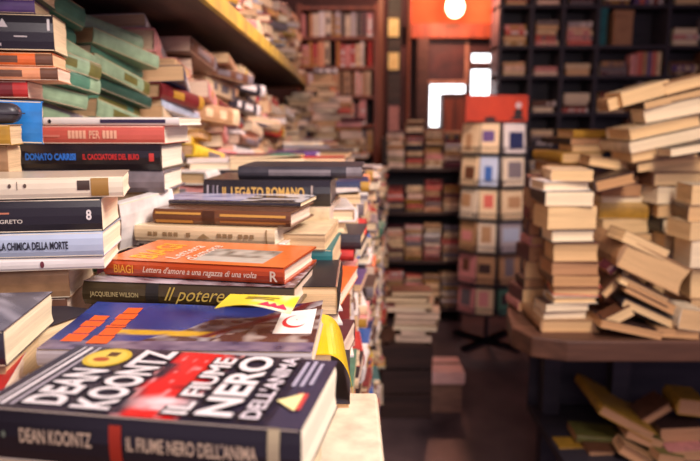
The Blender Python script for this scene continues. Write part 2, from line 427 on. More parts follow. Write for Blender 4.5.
# lamp
lp = U(456, 6, 5.85); lo = empty('wall_lamp', (lp.x, 6.2, lp.z))
me = MB(); n = 14; V = []; Fs = []
for j in range(9):
    t = math.pi * j / 8
    for i in range(n): V.append((0.075 * math.sin(t) * math.cos(2 * math.pi * i / n), -0.3 + 0.075 * math.sin(t) * math.sin(2 * math.pi * i / n), 0.085 * math.cos(t)))
for j in range(8):
    for i in range(n): Fs.append((j * n + i, j * n + (i + 1) % n, (j + 1) * n + (i + 1) % n, (j + 1) * n + i))
mesh_obj('bulb', V, Fs, None, emit('lamp_bulb_glow', (1.0, 0.62, 0.38), 14), lo, smooth=True)
MB().tube((0, 0, 0.09), (0, -0.3, 0.09), 0.008).tube((0, -0.3, 0.09), (0, -0.3, 0.05), 0.02).build('lamp_arm', METAL, lo)
MB().box(-0.04, 0.04, -0.015, 0, 0.04, 0.14).build('wall_plate', METAL, lo)
tag(lo, 'glowing wall lamp on the orange wall above the doorway', 'lamp')
point('lamp_bulb_light', (lp.x, 5.72, lp.z - 0.0), 40, (1.0, 0.36, 0.22), 0.06)

# ------------------------------------------------------------------ the left bench that carries the piles
def xe(d): return -0.09 + 0.0735 * d      # right edge of the pile
PT = 1.11; PT2 = 1.20
t0 = empty('display_table', (-0.45, 0.9, 0))
pl = [(-1.0, 0.22), (0.01, 0.22), (0.01, 0.62), (xe(0.64) - 0.17, 0.64), (xe(1.12) - 0.17, 1.12), (-1.0, 1.12)]
m = MB().prism([(x + 0.45, y - 0.9) for x, y in pl], PT - 0.03, PT); m.build('table_top', WOOD_TABLE, t0)
for (x, y) in ((-0.95, 0.27), (-0.05, 0.27), (-0.95, 1.05), (xe(1.05) - 0.22, 1.05)):
    MB().box(x - 0.025 + 0.45, x + 0.025 + 0.45, y - 0.025 - 0.9, y + 0.025 - 0.9, 0, PT - 0.03).build('leg', WOOD_DARK, t0)
tag(t0, 'wooden table under the nearest book piles', 'table')
t1 = empty('counter', (-0.45, 2.6, 0))
pl = [(-1.0, 1.13), (xe(1.13) - 0.17, 1.13), (xe(4.6) - 0.2, 4.6), (-1.0, 4.6)]
MB().prism([(x + 0.45, y - 2.6) for x, y in pl], PT2 - 0.04, PT2).build('counter_top', PLANK, t1)
pl2 = [(-0.98, 1.16), (xe(1.16) - 0.2, 1.16), (xe(4.55) - 0.23, 4.55), (-0.98, 4.55)]
MB().prism([(x + 0.45, y - 2.6) for x, y in pl2], 0, PT2 - 0.04).build('counter_body', WOOD_DARK, t1)
tag(t1, 'long dark counter buried under books along the left wall', 'counter')

# the shelf with the ochre edge, rounded at its far end
SX, SZ = -0.270, 1.617
pts = [(-1.0, 0.7), (SX, 0.7), (SX, 3.3), (SX - 0.02, 4.3)]
for k in range(1, 9):
    t = R(90) * k / 8; pts.append((SX - 0.02 - 0.5 * (1 - math.cos(t)), 4.3 + 0.4 * math.sin(t)))
pts.append((-1.0, 4.7))
sh = empty('wall_shelf', (-1.0, 2.2, SZ))
MB().prism([(x + 1.0, y - 2.2) for x, y in pts], 0, 0.02).build('shelf_board', PLANK, sh)
eg = pts[1:-1]; m = MB(); V = []; Fs = []
off = []
for i, p in enumerate(eg):
    a = Vector(eg[max(i - 1, 0)]); b = Vector(eg[min(i + 1, len(eg) - 1)]); d = (b - a).normalized(); nrm = Vector((d.y, -d.x)); off.append(Vector(p) + nrm * 0.012)
for p, q in zip(eg, off):
    for (c, z) in ((p, -0.006), (q, -0.006), (q, 0.03), (p, 0.03)): V.append((c[0] + 1.0, c[1] - 2.2, z))
for i in range(len(eg) - 1):
    for k in range(4): Fs.append((4 * i + k, 4 * i + (k + 1) % 4, 4 * i + 4 + (k + 1) % 4, 4 * i + 4 + k))
Fs += [(0, 1, 2, 3), tuple(4 * (len(eg) - 1) + k for k in (3, 2, 1, 0))]
o = mesh_obj('edge_strip', V, Fs, None, OCHRE, sh); o['label'] = 'ochre yellow front edge'
tag(sh, 'long wall shelf with rounded ochre yellow edge over the left piles', 'shelf')

# ------------------------------------------------------------------ hero books (foreground)
def px_book(fl, fr, ztop, T, W, **k):
    """from the two top front corners in the photograph"""
    a = Uz(*fl, ztop); b = Uz(*fr, ztop); d = b - a; L = d.length
    return spec(((a + b) / 2) - Vector((0, 0, T)), L, W, T, yaw=math.degrees(math.atan2(d.y, d.x)), **k)
def d_book(x0, x1, y0, y1, D, W, yaw=0, **k):
    """front face seen between x0..x1, y0 (top)..y1 (bottom) at distance D"""
    b = U((x0 + x1) / 2, y1, D); t = U((x0 + x1) / 2, y0, D)
    face = k.get('face', 'spine'); wd = (x1 - x0) / F * D / math.cos(R(yaw)) * 1.0
    T = t.z - b.z
    if face == 'head': return spec(b, k.pop('len', W * 1.5), wd, T, yaw=yaw, **k)
    return spec(b, wd, W, T, yaw=yaw, **k)

cA = lin((38, 33, 44)); cW = lin((226, 214, 214)); cR = lin((214, 36, 34))
def koontz(s, e):
    def fn(u, v):
        nz = vn(u * 14, v * 9, 1) * 0.6 + vn(u * 37, v * 25, 2) * 0.4
        c = mixc(cA, lin((70, 60, 82)), nz * 0.5)
        if 0.40 < u < 0.66:
            r = 1 - abs(u - 0.52) / 0.13
            c = mixc(c, cR, r * 2.4 - 0.35 + 1.3 * (vn(u * 18, v * 12, 6) - .5)); c = mixc(c, lin((236, 160, 160)), (vn(u * 46, v * 14, 7) - 0.72) * 3.2)
            wv = max(0, 1 - abs(v - 0.14 - 0.1 * nz) / 0.10) * max(0, 1 - abs(u - 0.54) / 0.12) * 1.3
            c = mixc(c, lin((242, 214, 216)), wv)
            dv = max(0, 1 - abs(v - 0.42) / 0.05) * max(0, 1 - abs(u - 0.55) / 0.04)
            c = mixc(c, lin((120, 20, 30)), dv * (0.5 + nz))
        if u > 0.9: c = mixc(c, lin((84, 78, 104)), 0.4)
        return c
    art(s, e, fn, 190, 110)
    W_ = (232, 222, 222); K = (30, 26, 34)
    it = [(None, W_, 0.04, 0.925, 0.98, 0.94), (None, W_, 0.04, 0.955, 0.98, 0.962), (None, (190, 180, 188), 0.04, 0.895, 0.98, 0.905),
          ('DEAN', K, 0.045, 0.735, 0.60, 0.885, 0.075), ('DEAN', W_, 0.06, 0.745, 0.59, 0.875, 0.03),
          ('KOONTZ', K, 0.03, 0.575, 0.985, 0.725, 0.075), ('KOONTZ', W_, 0.04, 0.585, 0.975, 0.715, 0.03),
          ('O_', (208, 176, 56), 0.63, 0.735, 0.97, 0.90), ('O_', (226, 196, 86), 0.66, 0.75, 0.94, 0.885), ('O_', (176, 84, 50), 0.72, 0.80, 0.80, 0.86), (None, (90, 60, 40), 0.82, 0.79, 0.90, 0.83),
          ('IL FIUME', K, 0.03, 0.335, 0.90, 0.43, 0.06), ('IL FIUME', W_, 0.04, 0.345, 0.89, 0.42, 0.025),
          ('NERO', K, 0.03, 0.20, 0.97, 0.335, 0.07), ('NERO', W_, 0.045, 0.21, 0.955, 0.325, 0.03),
          ("DELL'ANIMA", K, 0.03, 0.12, 0.97, 0.195, 0.05), ("DELL'ANIMA", (220, 208, 214), 0.04, 0.13, 0.96, 0.188, 0.02),
          (None, (170, 162, 180), 0.52, 0.088, 0.92, 0.102), (None, (170, 162, 180), 0.52, 0.062, 0.94, 0.075),
          (None, (170, 162, 180), 0.55, 0.036, 0.9, 0.048),
          (None, (196, 70, 64), 0.20, 0.03, 0.42, 0.062), ('T_', (240, 226, 160), 0.18, 0.045, 0.42, 0.115)]
    lettering('cover_lettering', e, it, cover_map(s, rot=True))
    gx = (236, 208, 172)
    lettering('spine_lettering', e, [('O_', (120, 130, 110), 0.085, 0.48, 0.098, 0.6), ('DEAN KOONTZ', gx, 0.145, 0.42, 0.375, 0.68, 0.012), (None, (176, 52, 30), 0.43, 0.16, 0.468, 0.84),
              ("IL FIUME NERO DELL'ANIMA", gx, 0.485, 0.42, 0.875, 0.68, 0.012), (None, (196, 178, 140), 0.905, 0.0, 0.94, 1.0),
              (None, (150, 70, 40), 0.955, 0.2, 0.975, 0.32)], spine_map(s))
S = 'the pile nearest the camera'
px_book((-24, 405), (301, 430), 1.225, 0.036, 0.114, col='black', kind='paperback', hero=koontz, seg=16, lift=0.0, force=True, pg=lin((250, 234, 206)),
        label='thick black paperback with white and red lettering DEAN KOONTZ, nearest the camera', group='books in ' + S, stack=S)
SUP = []
def under(s, z0, cols, grp, dx=0.0, names=None, yawj=6, W=None, L=None, shrink=0.0):
    """books filling the space between height z0 and the bottom of book s"""
    M = s['M']; base = M.translation.z; h = base - z0
    n = len(cols); z = z0; yaw = math.degrees(M.to_euler().z)
    for i, c in enumerate(reversed(cols)):
        T = h / n; p = M.translation + (M.to_3x3() @ Vector((dx + random.uniform(-.008, .008), random.uniform(0.002, .014) + shrink, 0)))
        spec((p.x, p.y, z), L or s['L'] * random.uniform(.9, 1.0), W or s['W'] * random.uniform(.93, 1.0), T - 0.0002, yaw=yaw + random.uniform(-yawj, yawj), col=c, kind='paperback',
             label='%s book lying %s' % (c, (names or {}).get(n - 1 - i, grp[0]) if names else '%s %s' % (ordw(n - 1 - i, n), grp[0])), group='books in ' + grp[1], stack=grp[1])
        z += T
kz = SPECS[-1]
under(kz, PT, ['ivory', 'tan'], ('those beneath the black DEAN KOONTZ paperback', S), yawj=3)

# blue book behind it
def bluewarp(x, y, z):
    u = x / 0.21; v = y / 0.14
    z += 0.005 * max(0, -u - 0.1) ** 1.5 * v ** 1.5 * 4 + 0.0018 * (1 + math.sin(u * 7 + v * 3)) * v + 0.03 * max(0, u - 0.15) ** 1.5 * v ** 1.5
    return x, y, z
def blueb(s, e):
    def fn(u, v):
        n1 = vn(u * 7, v * 5, 3); n2 = vn(u * 24, v * 15, 4); n3 = vn(u * 60, v * 40, 5)
        c = mixc(lin((22, 36, 104)), lin((48, 72, 150)), n1)
        g = u * 1.25 - v * 0.75 + 0.25 * n1
        if g > 0.46: c = mixc(lin((196, 186, 190)), lin((84, 52, 50)), n2 * 1.2 + 0.1)      # crumpled pale shape
        if g > 0.72: c = mixc(lin((96, 56, 50)), lin((186, 168, 160)), (n2 - 0.4) * 1.8)
        yl = max(0, 1 - abs(v - 0.34 + 0.16 * (u - 0.4)) / 0.07) * (1 if 0.16 < u < 0.62 else 0)
        c = mixc(c, lin((226, 176, 40)), yl * (0.5 + n2) * 1.6)
        if v < 0.17: c = mixc(lin((58, 44, 84)), lin((150, 130, 150)), n2)
        rd = max(0, 1 - abs((u - 0.72) - (v - 0.55) * 0.5) / 0.05) * (1 if 0.25 < v else 0)
        c = mixc(c, lin((110, 30, 34)), rd * 1.3)
        return mixc(c, (c[0] * .7, c[1] * .7, c[2] * .7), n3 * 0.5)
    w_ = lambda x, y, z: bluewarp(x, y, z)
    art(s, e, fn, 150, 90, warp=w_)
    OR = (236, 98, 34)
    marks = []
    for v0, v1, cuts in ((0.872, 0.95, (0.14, 0.30, 0.45, 0.58, 0.70)), (0.765, 0.845, (0.10, 0.27, 0.44, 0.49, 0.62, 0.74, 0.88))):
        for q, (p0_, p1_) in enumerate(zip(cuts, cuts[1:])): marks.append((None, OR, p0_ + 0.006, v0 + 0.006 * (q % 2), p1_ - 0.006, v1 - 0.008 * (q % 2)))
    lettering('orange_title', e, marks, cover_map(s, w_, rot=True))
    lettering('white_sticker', e, [(None, (240, 234, 230), 0.34, 0.02, 0.84, 0.17), ('O_', (206, 50, 50), 0.46, 0.05, 0.74, 0.15), ('O_', (236, 228, 226), 0.50, 0.045, 0.74, 0.135)], cover_map(s, w_, rot=True))
bb = px_book((36, 349), (312, 352), 1.210, 0.016, 0.130, col='light grey', kind='paperback', hero=blueb, seg=14, force=True, pg=lin((228, 204, 170)),
        label='blue paperback with orange lettering and curled corner, lying behind the black paperback', group='books in ' + S, stack=S)
under(bb, PT, ['ivory', 'brown', 'cream'], ('those beneath the blue paperback with orange lettering', S), yawj=3)

# stack S3: green brown spine "Il potere", orange book
S3 = 'the middle stack by the orange book'
def potere(s, e):
    def fn(u, v):
        n1 = vn(u * 10, v * 5, 8); n2 = vn(u * 40, v * 18, 9); n3 = vn((u + v) * 30, (v - u) * 6, 9)
        c = mixc(lin((214, 206, 214)), lin((120, 96, 104)), n3 * n1 * 1.6)
        if u > 0.45: c = mixc(c, lin((92, 62, 62)), (u - .45) * 2 * n2 + 0.3)
        return c
    art(s, e, fn, 120, 60)
    lettering('spine_lettering', e, [(None, (40, 36, 34), 0.31, 0, 0.37, 1), ('JACQUELINE WILSON', (190, 172, 120), 0.04, 0.36, 0.275, 0.62, 0.012),
              ('Il potere', (206, 176, 84), 0.40, 0.16, 0.685, 0.90, 0.0, 0.5)], spine_map(s))
po = px_book((83, 281), (294, 288), 1.229, 0.026, 0.13, col='olive', kind='hardback', hero=potere, seg=14, force=True,
        label='olive brown hardback with gold script Il potere under the orange book', group='books in ' + S3, stack=S3)
LP['olive spine'] = lin((66, 54, 34)); po['col'] = 'olive spine'
under(po, PT, ['light grey', 'maroon', 'tan'], ('those beneath the olive brown Il potere hardback', S3), yawj=3)
def biagi(s, e):
    def fn(u, v):
        n2 = vn(u * 50, v * 30, 11)
        c = lin((236, 126, 60))
        if 0.46 < u < 0.86 and 0.12 < v < 0.68:
            c = mixc(lin((206, 206, 196)), lin((120, 120, 112)), vn(u * 22, v * 13, 12) * 1.2 - 0.1)
            if v < 0.32: c = mixc(c, lin((220, 218, 206)), 0.7)
        return mixc(c, lin((190, 80, 30)), n2 * 0.15)
    art(s, e, fn, 120, 70)
    Yl = (242, 178, 56); Wt = (240, 214, 196)
    lettering('cover_lettering', e, [('BIAGI', Yl, 0.08, 0.74, 0.8, 0.9, 0.02, 0.2), ('Lettera', Wt, 0.12, 0.62, 0.75, 0.70, 0.01, 0.3), ("d'amore", Wt, 0.12, 0.52, 0.8, 0.60, 0.01, 0.3)],
              cover_map(s, rot=True))
    lettering('spine_lettering', e, [('BIAGI', (224, 160, 60), 0.065, 0.25, 0.175, 0.75, 0.012), ("Lettera d'amore a una ragazza di una volta", (226, 200, 176), 0.23, 0.24, 0.86, 0.72, 0.01, 0.35),
              ('R', (226, 200, 176), 0.93, 0.2, 0.97, 0.8, 0.02)], spine_map(s))
bi = px_book((104, 259), (284, 268), 1.248, 0.0185, 0.125, col='orange', kind='hardback', hero=biagi, seg=14, force=True,
        label='orange hardback with a grey picture on its cover, lying on the middle stack', group='books in ' + S3, stack=S3)
bi['M'].translation.z = po['M'].translation.z + po['T'] + 0.0006
LP['burnt'] = lin((176, 66, 26)); bi['col'] = 'burnt'

# stack behind the orange book (D about 0.87)
S4 = 'the stack behind the orange book'
D4 = 0.875
zc = U(200, 246, D4).z
def addz(x0, x1, D, z0, T, W, yaw=0, **k):
    b = U((x0 + x1) / 2, 200, D); wd = (x1 - x0) / F * D / math.cos(R(yaw)); return spec((b.x, D, z0), wd, W, T, yaw=yaw, **k)
def cream_txt(s, e):
    lettering('spine_lettering', e, [*[(None, (150, 120, 84), q, 0.36, q + 0.03, 0.62) for q in (0.10, 0.14, 0.21, 0.25, 0.29, 0.38, 0.60, 0.64, 0.68, 0.75, 0.79, 0.83)], ('T_', (160, 130, 90), 0.46, 0.3, 0.55, 0.6),
                                  (None, (150, 120, 80), 0.94, 0.08, 0.95, 0.92)], spine_map(s))
def white_txt(s, e):
    lettering('spine_lettering', e, [(None, (60, 50, 50), q, 0.4, q + 0.035, 0.72) for q in (0.03, 0.075, 0.12, 0.19, 0.24, 0.29, 0.36)], spine_map(s))
def gold_txt(s, e):
    lettering('spine_lettering', e, [(None, (186, 132, 60), 0.02, 0.1, 0.30, 0.3), (None, (196, 146, 70), 0.02, 0.68, 0.36, 0.82), (None, (196, 146, 70), 0.5, 0.62, 0.97, 0.78), (None, (70, 40, 26), 0.37, 0.05, 0.46, 0.95),
                                     (None, (160, 104, 50), 0.5, 0.2, 0.97, 0.34)], spine_map(s))
z = 1.221
addz(128, 286, D4 + 0.015, z, 0.020, 0.12, -10, col='white', hero=white_txt, stack=S4, label='white paperback with a line of small black print on its spine, behind orange book'); z += 0.0202
addz(128, 276, D4, z, 0.0215, 0.115, -11, col='cream', hero=cream_txt, stack=S4, label='cream paperback with brown print and bird mark on spine, under the gold one'); z += 0.0217
addz(148, 292, D4 + 0.01, z, 0.020, 0.115, -12, col='brown', kind='hardback', hero=gold_txt, stack=S4, label='worn brown and gold hardback with thick yellowed pages, above the cream paperback'); z += 0.0202
zt4 = z
sb = addz(150, 302, D4 + 0.06, z, 0.0065, 0.10, -10, col='charcoal', top='pale blue', hero=None, stack=S4, label='dark paperback with pale blue white cover lying below the IL LEGATO ROMANO spine')
def bluewhite(s, e):
    def fn(u, v):
        n1 = vn(u * 8, v * 6, 21); n2 = vn(u * 30, v * 20, 22)
        return mixc(lin((206, 208, 236)), lin((96, 92, 150)), n1 * 1.4 - 0.35) if u < 0.6 else (lin((220, 216, 220)) if n1 > 0.5 else lin((44, 40, 54)))
    art(s, e, fn, 80, 40)
sb['hero'] = bluewhite
under(SPECS[-4], PT, ['charcoal', 'cream', 'tan', 'red'], ('those beneath the white small-print paperback', S4), yawj=2, dx=0)

# IL LEGATO ROMANO and the grey book over it
S5 = 'the stack with IL LEGATO ROMANO'
D5 = 1.03
def legato(s, e):
    lettering('spine_lettering', e, [('IL LEGATO ROMANO', (206, 162, 84), 0.155, 0.36, 0.80, 0.74, 0.03), (None, (150, 140, 140), 0.30, 0.12, 0.62, 0.2), (None, (170, 150, 140), 0.85, 0.2, 0.865, 0.8),
                                  (None, (150, 140, 146), 0.03, 0.2, 0.045, 0.8), (None, (110, 100, 110), 0.075, 0.2, 0.09, 0.8), (None, (150, 140, 146), 0.11, 0.2, 0.12, 0.8)], spine_map(s))
zl = U(265, 206, D5).z; tl = U(265, 180, D5).z - zl
lg = addz(203, 331, D5, zl, tl, 0.15, -4, col='black', kind='hardback', hero=legato, seg=12, force=True, stack=S5, label='thick black hardback with gold letters IL LEGATO ROMANO')
gb = addz(238, 362, D5 + 0.02, zl + tl + 0.0003, 0.0185, 0.14, -3, col='charcoal', kind='hardback', stack=S5, band='grey', label='dark grey hardback lying on top of the IL LEGATO ROMANO book', force=True)
under(lg, PT, ['cream', 'green', 'ivory', 'dark blue', 'tan'], ('those beneath the IL LEGATO ROMANO book', S5), yawj=3)

# S1: left front stack (D 0.68)
S1 = 'the left front stack'
D1 = 0.68
def ch(s, e): lettering('spine_lettering', e, [('LA CHIMICA DELLA MORTE', (40, 40, 52), 0.50, 0.34, 0.83, 0.66, 0.03), (None, (40, 40, 52), 0.478, 0.46, 0.487, 0.54)], spine_map(s))
def ns(s, e): lettering('spine_lettering', e, [('SEGRETO', (216, 206, 190), 0.48, 0.30, 0.62, 0.42, 0.01), (None, (196, 120, 90), 0.46, 0.58, 0.56, 0.63), ('8', (226, 216, 210), 0.925, 0.36, 0.952, 0.68, 0.03)], spine_map(s))
def ws(s, e): lettering('spine_lettering', e, [('O_', (110, 50, 60), 0.69, 0.25, 0.71, 0.75)], spine_map(s))
def cs(s, e):
    lettering('spine_lettering', e, [(None, (60, 40, 30), 0.78, 0.4, 0.84, 0.85), (None, (150, 110, 50), 0.845, 0.1, 0.93, 0.95), ('O_', (80, 60, 50), 0.46, 0.55, 0.475, 0.75), (None, (80, 60, 50), 0.50, 0.45, 0.503, 0.85), ('O_', (80, 60, 50), 0.53, 0.55, 0.545, 0.75)], spine_map(s))
ys = [303, 271, 257.5, 232.5, 199, 177.5]
zz = [U(60, y, D1).z for y in ys]
zz[0] -= 0.0
defs = [('tan', 'paperback', None, 'thick tan paperback with wide page block at the foot of left front stack', 60, 0.21, 0.012, 5),
        ('white', 'paperback', ws, 'thin white paperback with small red dot on spine, below LA CHIMICA DELLA MORTE', 97, 0.2, 0.0, 10),
        ('pale blue', 'paperback', ch, 'pale blue grey book with black letters LA CHIMICA DELLA MORTE', 98, 0.2, 0.0, 8),
        ('black', 'paperback', ns, 'black book with small white numeral 8 on spine, above LA CHIMICA DELLA MORTE', 98, 0.2, 0.0, 9),
        ('ivory', 'paperback', cs, 'worn ivory paperback with torn brown corner, topmost of left front stack', 120, 0.2, 0.0, 14)]
for i, (c, kd, h, lb, xr, L, dd, yw) in enumerate(defs):
    xr_w = (xr - 350) / F * (D1 + dd); T = zz[i + 1] - zz[i]
    if i == 0:
        spec((xr_w - L / 2, D1 + 0.005, zz[i]), 0.21, 0.11, T - 0.0003, yaw=8, col='tan', stack=S1, label=lb, force=True, face='spine', pg=lin((250, 234, 204)))
    else:
        spec((xr_w - L / 2, D1 + dd - 0.008, zz[i]), L, 0.10, T - 0.0003, yaw=yw, col=c, kind=kd, hero=h, stack=S1, label=lb, force=True, seg=12, pg=lin((252, 236, 206)))
under(SPECS[-5], PT, ['brown', 'cream', 'dark blue'], ('those beneath the thick tan paperback', S1), yawj=2)

# front left low books
S0 = 'the low pile at the left front corner'
def greyart(s, e):
    def fn(u, v):
        n1 = vn(u * 16 + v * 8, v * 4, 31); return mixc(lin((74, 66, 78)), lin((178, 170, 180)), (n1 - 0.35) * 1.3)
    art(s, e, fn, 80, 60)
    lettering('cover_lettering', e, [(None, (150, 176, 40), 0.72, 0.05, 0.80, 0.12)], cover_map(s))
def edge_book(near, far, ztop, T, L, W, **k):
    """right hand edge of the top cover runs from pixel near to pixel far"""
    n_ = Uz(*near, ztop); f_ = Uz(*far, ztop); d = (f_ - n_).normalized(); yw = math.degrees(math.atan2(-d.x, d.y)); rt_ = Vector((d.y, -d.x, 0))
    return spec(n_ - rt_ * (L / 2) - Vector((0, 0, T)), L, W, T, yaw=yw, **k)
a = edge_book((3, 331), (61, 285), 1.236, 0.030, 0.185, 0.125, col='charcoal', hero=greyart, stack=S0, force=True, pg=lin((244, 226, 190)), kind='paperback',
         label='grey marbled paperback at the left edge before the left front stack')
b = edge_book((16, 338), (76, 317), 1.2055, 0.026, 0.16, 0.10, col='dark brown', stack=S0, force=True, kind='paperback', top='charcoal', pg=lin((232, 206, 166)),
         label='dark brown paperback at left edge, beside the blue one with orange lettering')
c_ = edge_book((2, 392), (26, 352), 1.196, 0.022, 0.12, 0.10, col='white', stack=S0, force=True, kind='paperback', top='red', label='red and white paperback corner at left edge behind the black paperback')
for q in (a, b, c_): under(q, PT, ['tan', 'grey'], ({id(a): 'those beneath the grey marbled paperback', id(b): 'those beneath the dark brown paperback', id(c_): 'those beneath the red and white paperback'}[id(q)], S0), yawj=2)

# cream book at the bottom right of the pile, yellow curled book, leaflet
a = Uz(378, 415, 1.135); b = Uz(386, 461, 1.135)
spec(((a.x + b.x) / 2 - 0.065, 0.435, 1.111), 0.2, 0.13, 0.0235, yaw=0, face='head', flip=True, col='ivory', stack=S, force=True, label='plain cream paperback at the bottom edge, right of the black DEAN KOONTZ paperback')

# S2: DONATO CARRISI stack
S2 = 'the stack with the blue name DONATO CARRISI'
D2 = 0.93
def carr(s, e): lettering('spine_lettering', e, [('DONATO CARRISI', (54, 120, 214), 0.04, 0.40, 0.40, 0.66, 0.045), ('IL CACCIATORE DEL BUIO', (206, 50, 50), 0.45, 0.42, 0.85, 0.64, 0.03), (None, (196, 60, 56), 0.92, 0.36, 0.955, 0.66)], spine_map(s))
def cro(s, e): lettering('spine_lettering', e, [*[(None, (232, 176, 146), 0.28 + q, 0.3, 0.28 + q + 0.022, 0.74) for q in (0, .028, .056, .084, .112)], ('PER', (232, 176, 146), 0.44, 0.3, 0.52, 0.74, 0.02), *[(None, (232, 176, 146), 0.54 + q, 0.3, 0.54 + q + 0.022, 0.74) for q in (0, .028, .056, .084)], (None, (216, 130, 112), 0.06, 0.38, 0.22, 0.5)], spine_map(s))
def wst(s, e): lettering('spine_lettering', e, [(None, (50, 40, 70), 0.42, 0.3, 0.9, 0.75), ('O_', (40, 36, 44), 0.035, 0.25, 0.06, 0.75)], spine_map(s))
ys = [193, 170.5, 144, 125.5, 117]
zz = [U(100, y, D2).z for y in ys]
defs = [(18, 165, 'grey', 'hardback', None, 'mottled grey hardback directly under the DONATO CARRISI book', 2),
        (24, 164, 'black', 'hardback', carr, 'black hardback with blue name DONATO CARRISI and red title', 0),
        (35, 168, 'coral', 'paperback', cro, 'coral red paperback lying on the DONATO CARRISI book', 0),
        (48, 183, 'white', 'paperback', wst, 'thin white paperback with dark stripe, topmost above the coral red one', 0)]
for i, (x0, x1, c, kd, h, lb, yw) in enumerate(defs):
    addz(x0, x1, D2, zz[i], zz[i + 1] - zz[i] - 0.0003, 0.13, yw - 1, col=c, kind=kd, hero=h, stack=S2, label=lb, force=True, seg=12, pg=lin((252, 238, 212)))
under(SPECS[-4], PT, ['cream', 'ivory', 'green', 'tan', 'white'], ('those beneath the mottled grey hardback', S2), yawj=3)
# white book standing open beside it
spec((-0.280, 0.925, 1.2335), 0.10, 0.012, 0.066, yaw=62, tilt=10, roll=-6, col='white', stack=S2, force=True, label='white paperback propped upright right of the left front stack', face='spine')
spec((-0.275, 0.90, PT), 0.13, 0.12, 0.1225, yaw=2, col='maroon', stack=S2, label='thick maroon volume under the propped white paperback')

# ---- upper left corner stack at D 0.8
S6 = 'the stack in the upper left corner'
D6 = 0.86
row = [(-70, 37, 98, 80, 'dark red', 'red'), (-60, 67, 80, 65.5, 'pale orange', 'brown'), (-62, 63, 65.5, 51, 'orange', 'brown'),
       (-50, 66, 50, 12, 'black', None), (-50, 50, 12, -3, 'purple', None), (-60, 56, -3, -20, 'dark green', None)]
def bbox_marks(s, e):
    lettering('printed_mark', e, [('T_', (216, 208, 204), 0.58, 0.62, 0.66, 0.86), (None, (196, 186, 184), 0.70, 0.36, 0.80, 0.40), (None, (206, 198, 196), 0.955, 0.55, 0.975, 0.86), (None, (196, 186, 184), 0.58, 0.12, 0.60, 0.2)], spine_map(s))
for i, (x0, x1, y1, y0, c, bd) in enumerate(row):
    z0 = U(20, y1, D6).z; z1 = U(20, y0, D6).z
    addz(x0 - 8, x1 - 6, D6, z0, z1 - z0 - 0.0003, 0.09, 12, col=c, band=bd, stack=S6, kind='paperback', force=True, hero=bbox_marks if c == 'black' else None, label='%s book %s the upper left corner stack' % (c, ordw(5 - i, 6)))
spec((U(-46, 98, D6).x, D6 + 0.005, 1.362), 0.112, 0.06, 0.0625, yaw=14, col='ochre', stack=S6, force=True, label='thick ochre book behind the bright blue folder at left edge')
spec((U(14, 98, 0.84).x, 0.835, 1.372), 0.062, 0.008, 0.052, yaw=10, tilt=-4, roll=2, col='bright blue', stack=S6, force=True, label='bright blue book leaning at the left edge above the ochre one')
under(SPECS[-2], PT, ['tan', 'charcoal', 'cream', 'brown', 'grey', 'ivory'], ('those beneath the thick ochre book', S6), yawj=3)

# small black case lying at the left edge, in front of the bright blue book
cp = U(-2, 124, 0.80); ce = empty('case', (cp.x, 0.80, cp.z), R(12))
V = []; Fs = []; na, nb = 20, 9
for j in range(nb + 1):
    t = math.pi * j / nb
    for i in range(na):
        p = 2 * math.pi * i / na; ca, sa = math.cos(p), math.sin(p)
        V.append((0.026 * math.copysign(abs(ca) ** .6, ca) * math.sin(t) ** .5, 0.016 * math.copysign(abs(sa) ** .6, sa) * math.sin(t) ** .5, 0.0125 - 0.0125 * math.cos(t)))
for j in range(nb):
    for i in range(na): Fs.append((j * na + i, j * na + (i + 1) % na, (j + 1) * na + (i + 1) % na, (j + 1) * na + i))
mesh_obj('shell', V, Fs, None, METAL, ce, smooth=True)
MB().box(-0.0265, 0.0265, -0.0166, 0.0166, 0.0115, 0.0130).build('seam', WOOD_BLACK, ce)
tag(ce, 'small rounded black case at the left edge before the bright blue book', 'case')
spec((cp.x - 0.012, 0.775, cp.z - 0.024), 0.07, 0.05, 0.0235, yaw=10, col='ochre', stack=S6, force=True, label='small ochre book carrying the rounded black case at left edge')
under(SPECS[-1], PT, ['tan', 'grey', 'brown', 'cream', 'charcoal', 'ivory', 'tan'], ('those beneath the small ochre book', S6), yawj=3)

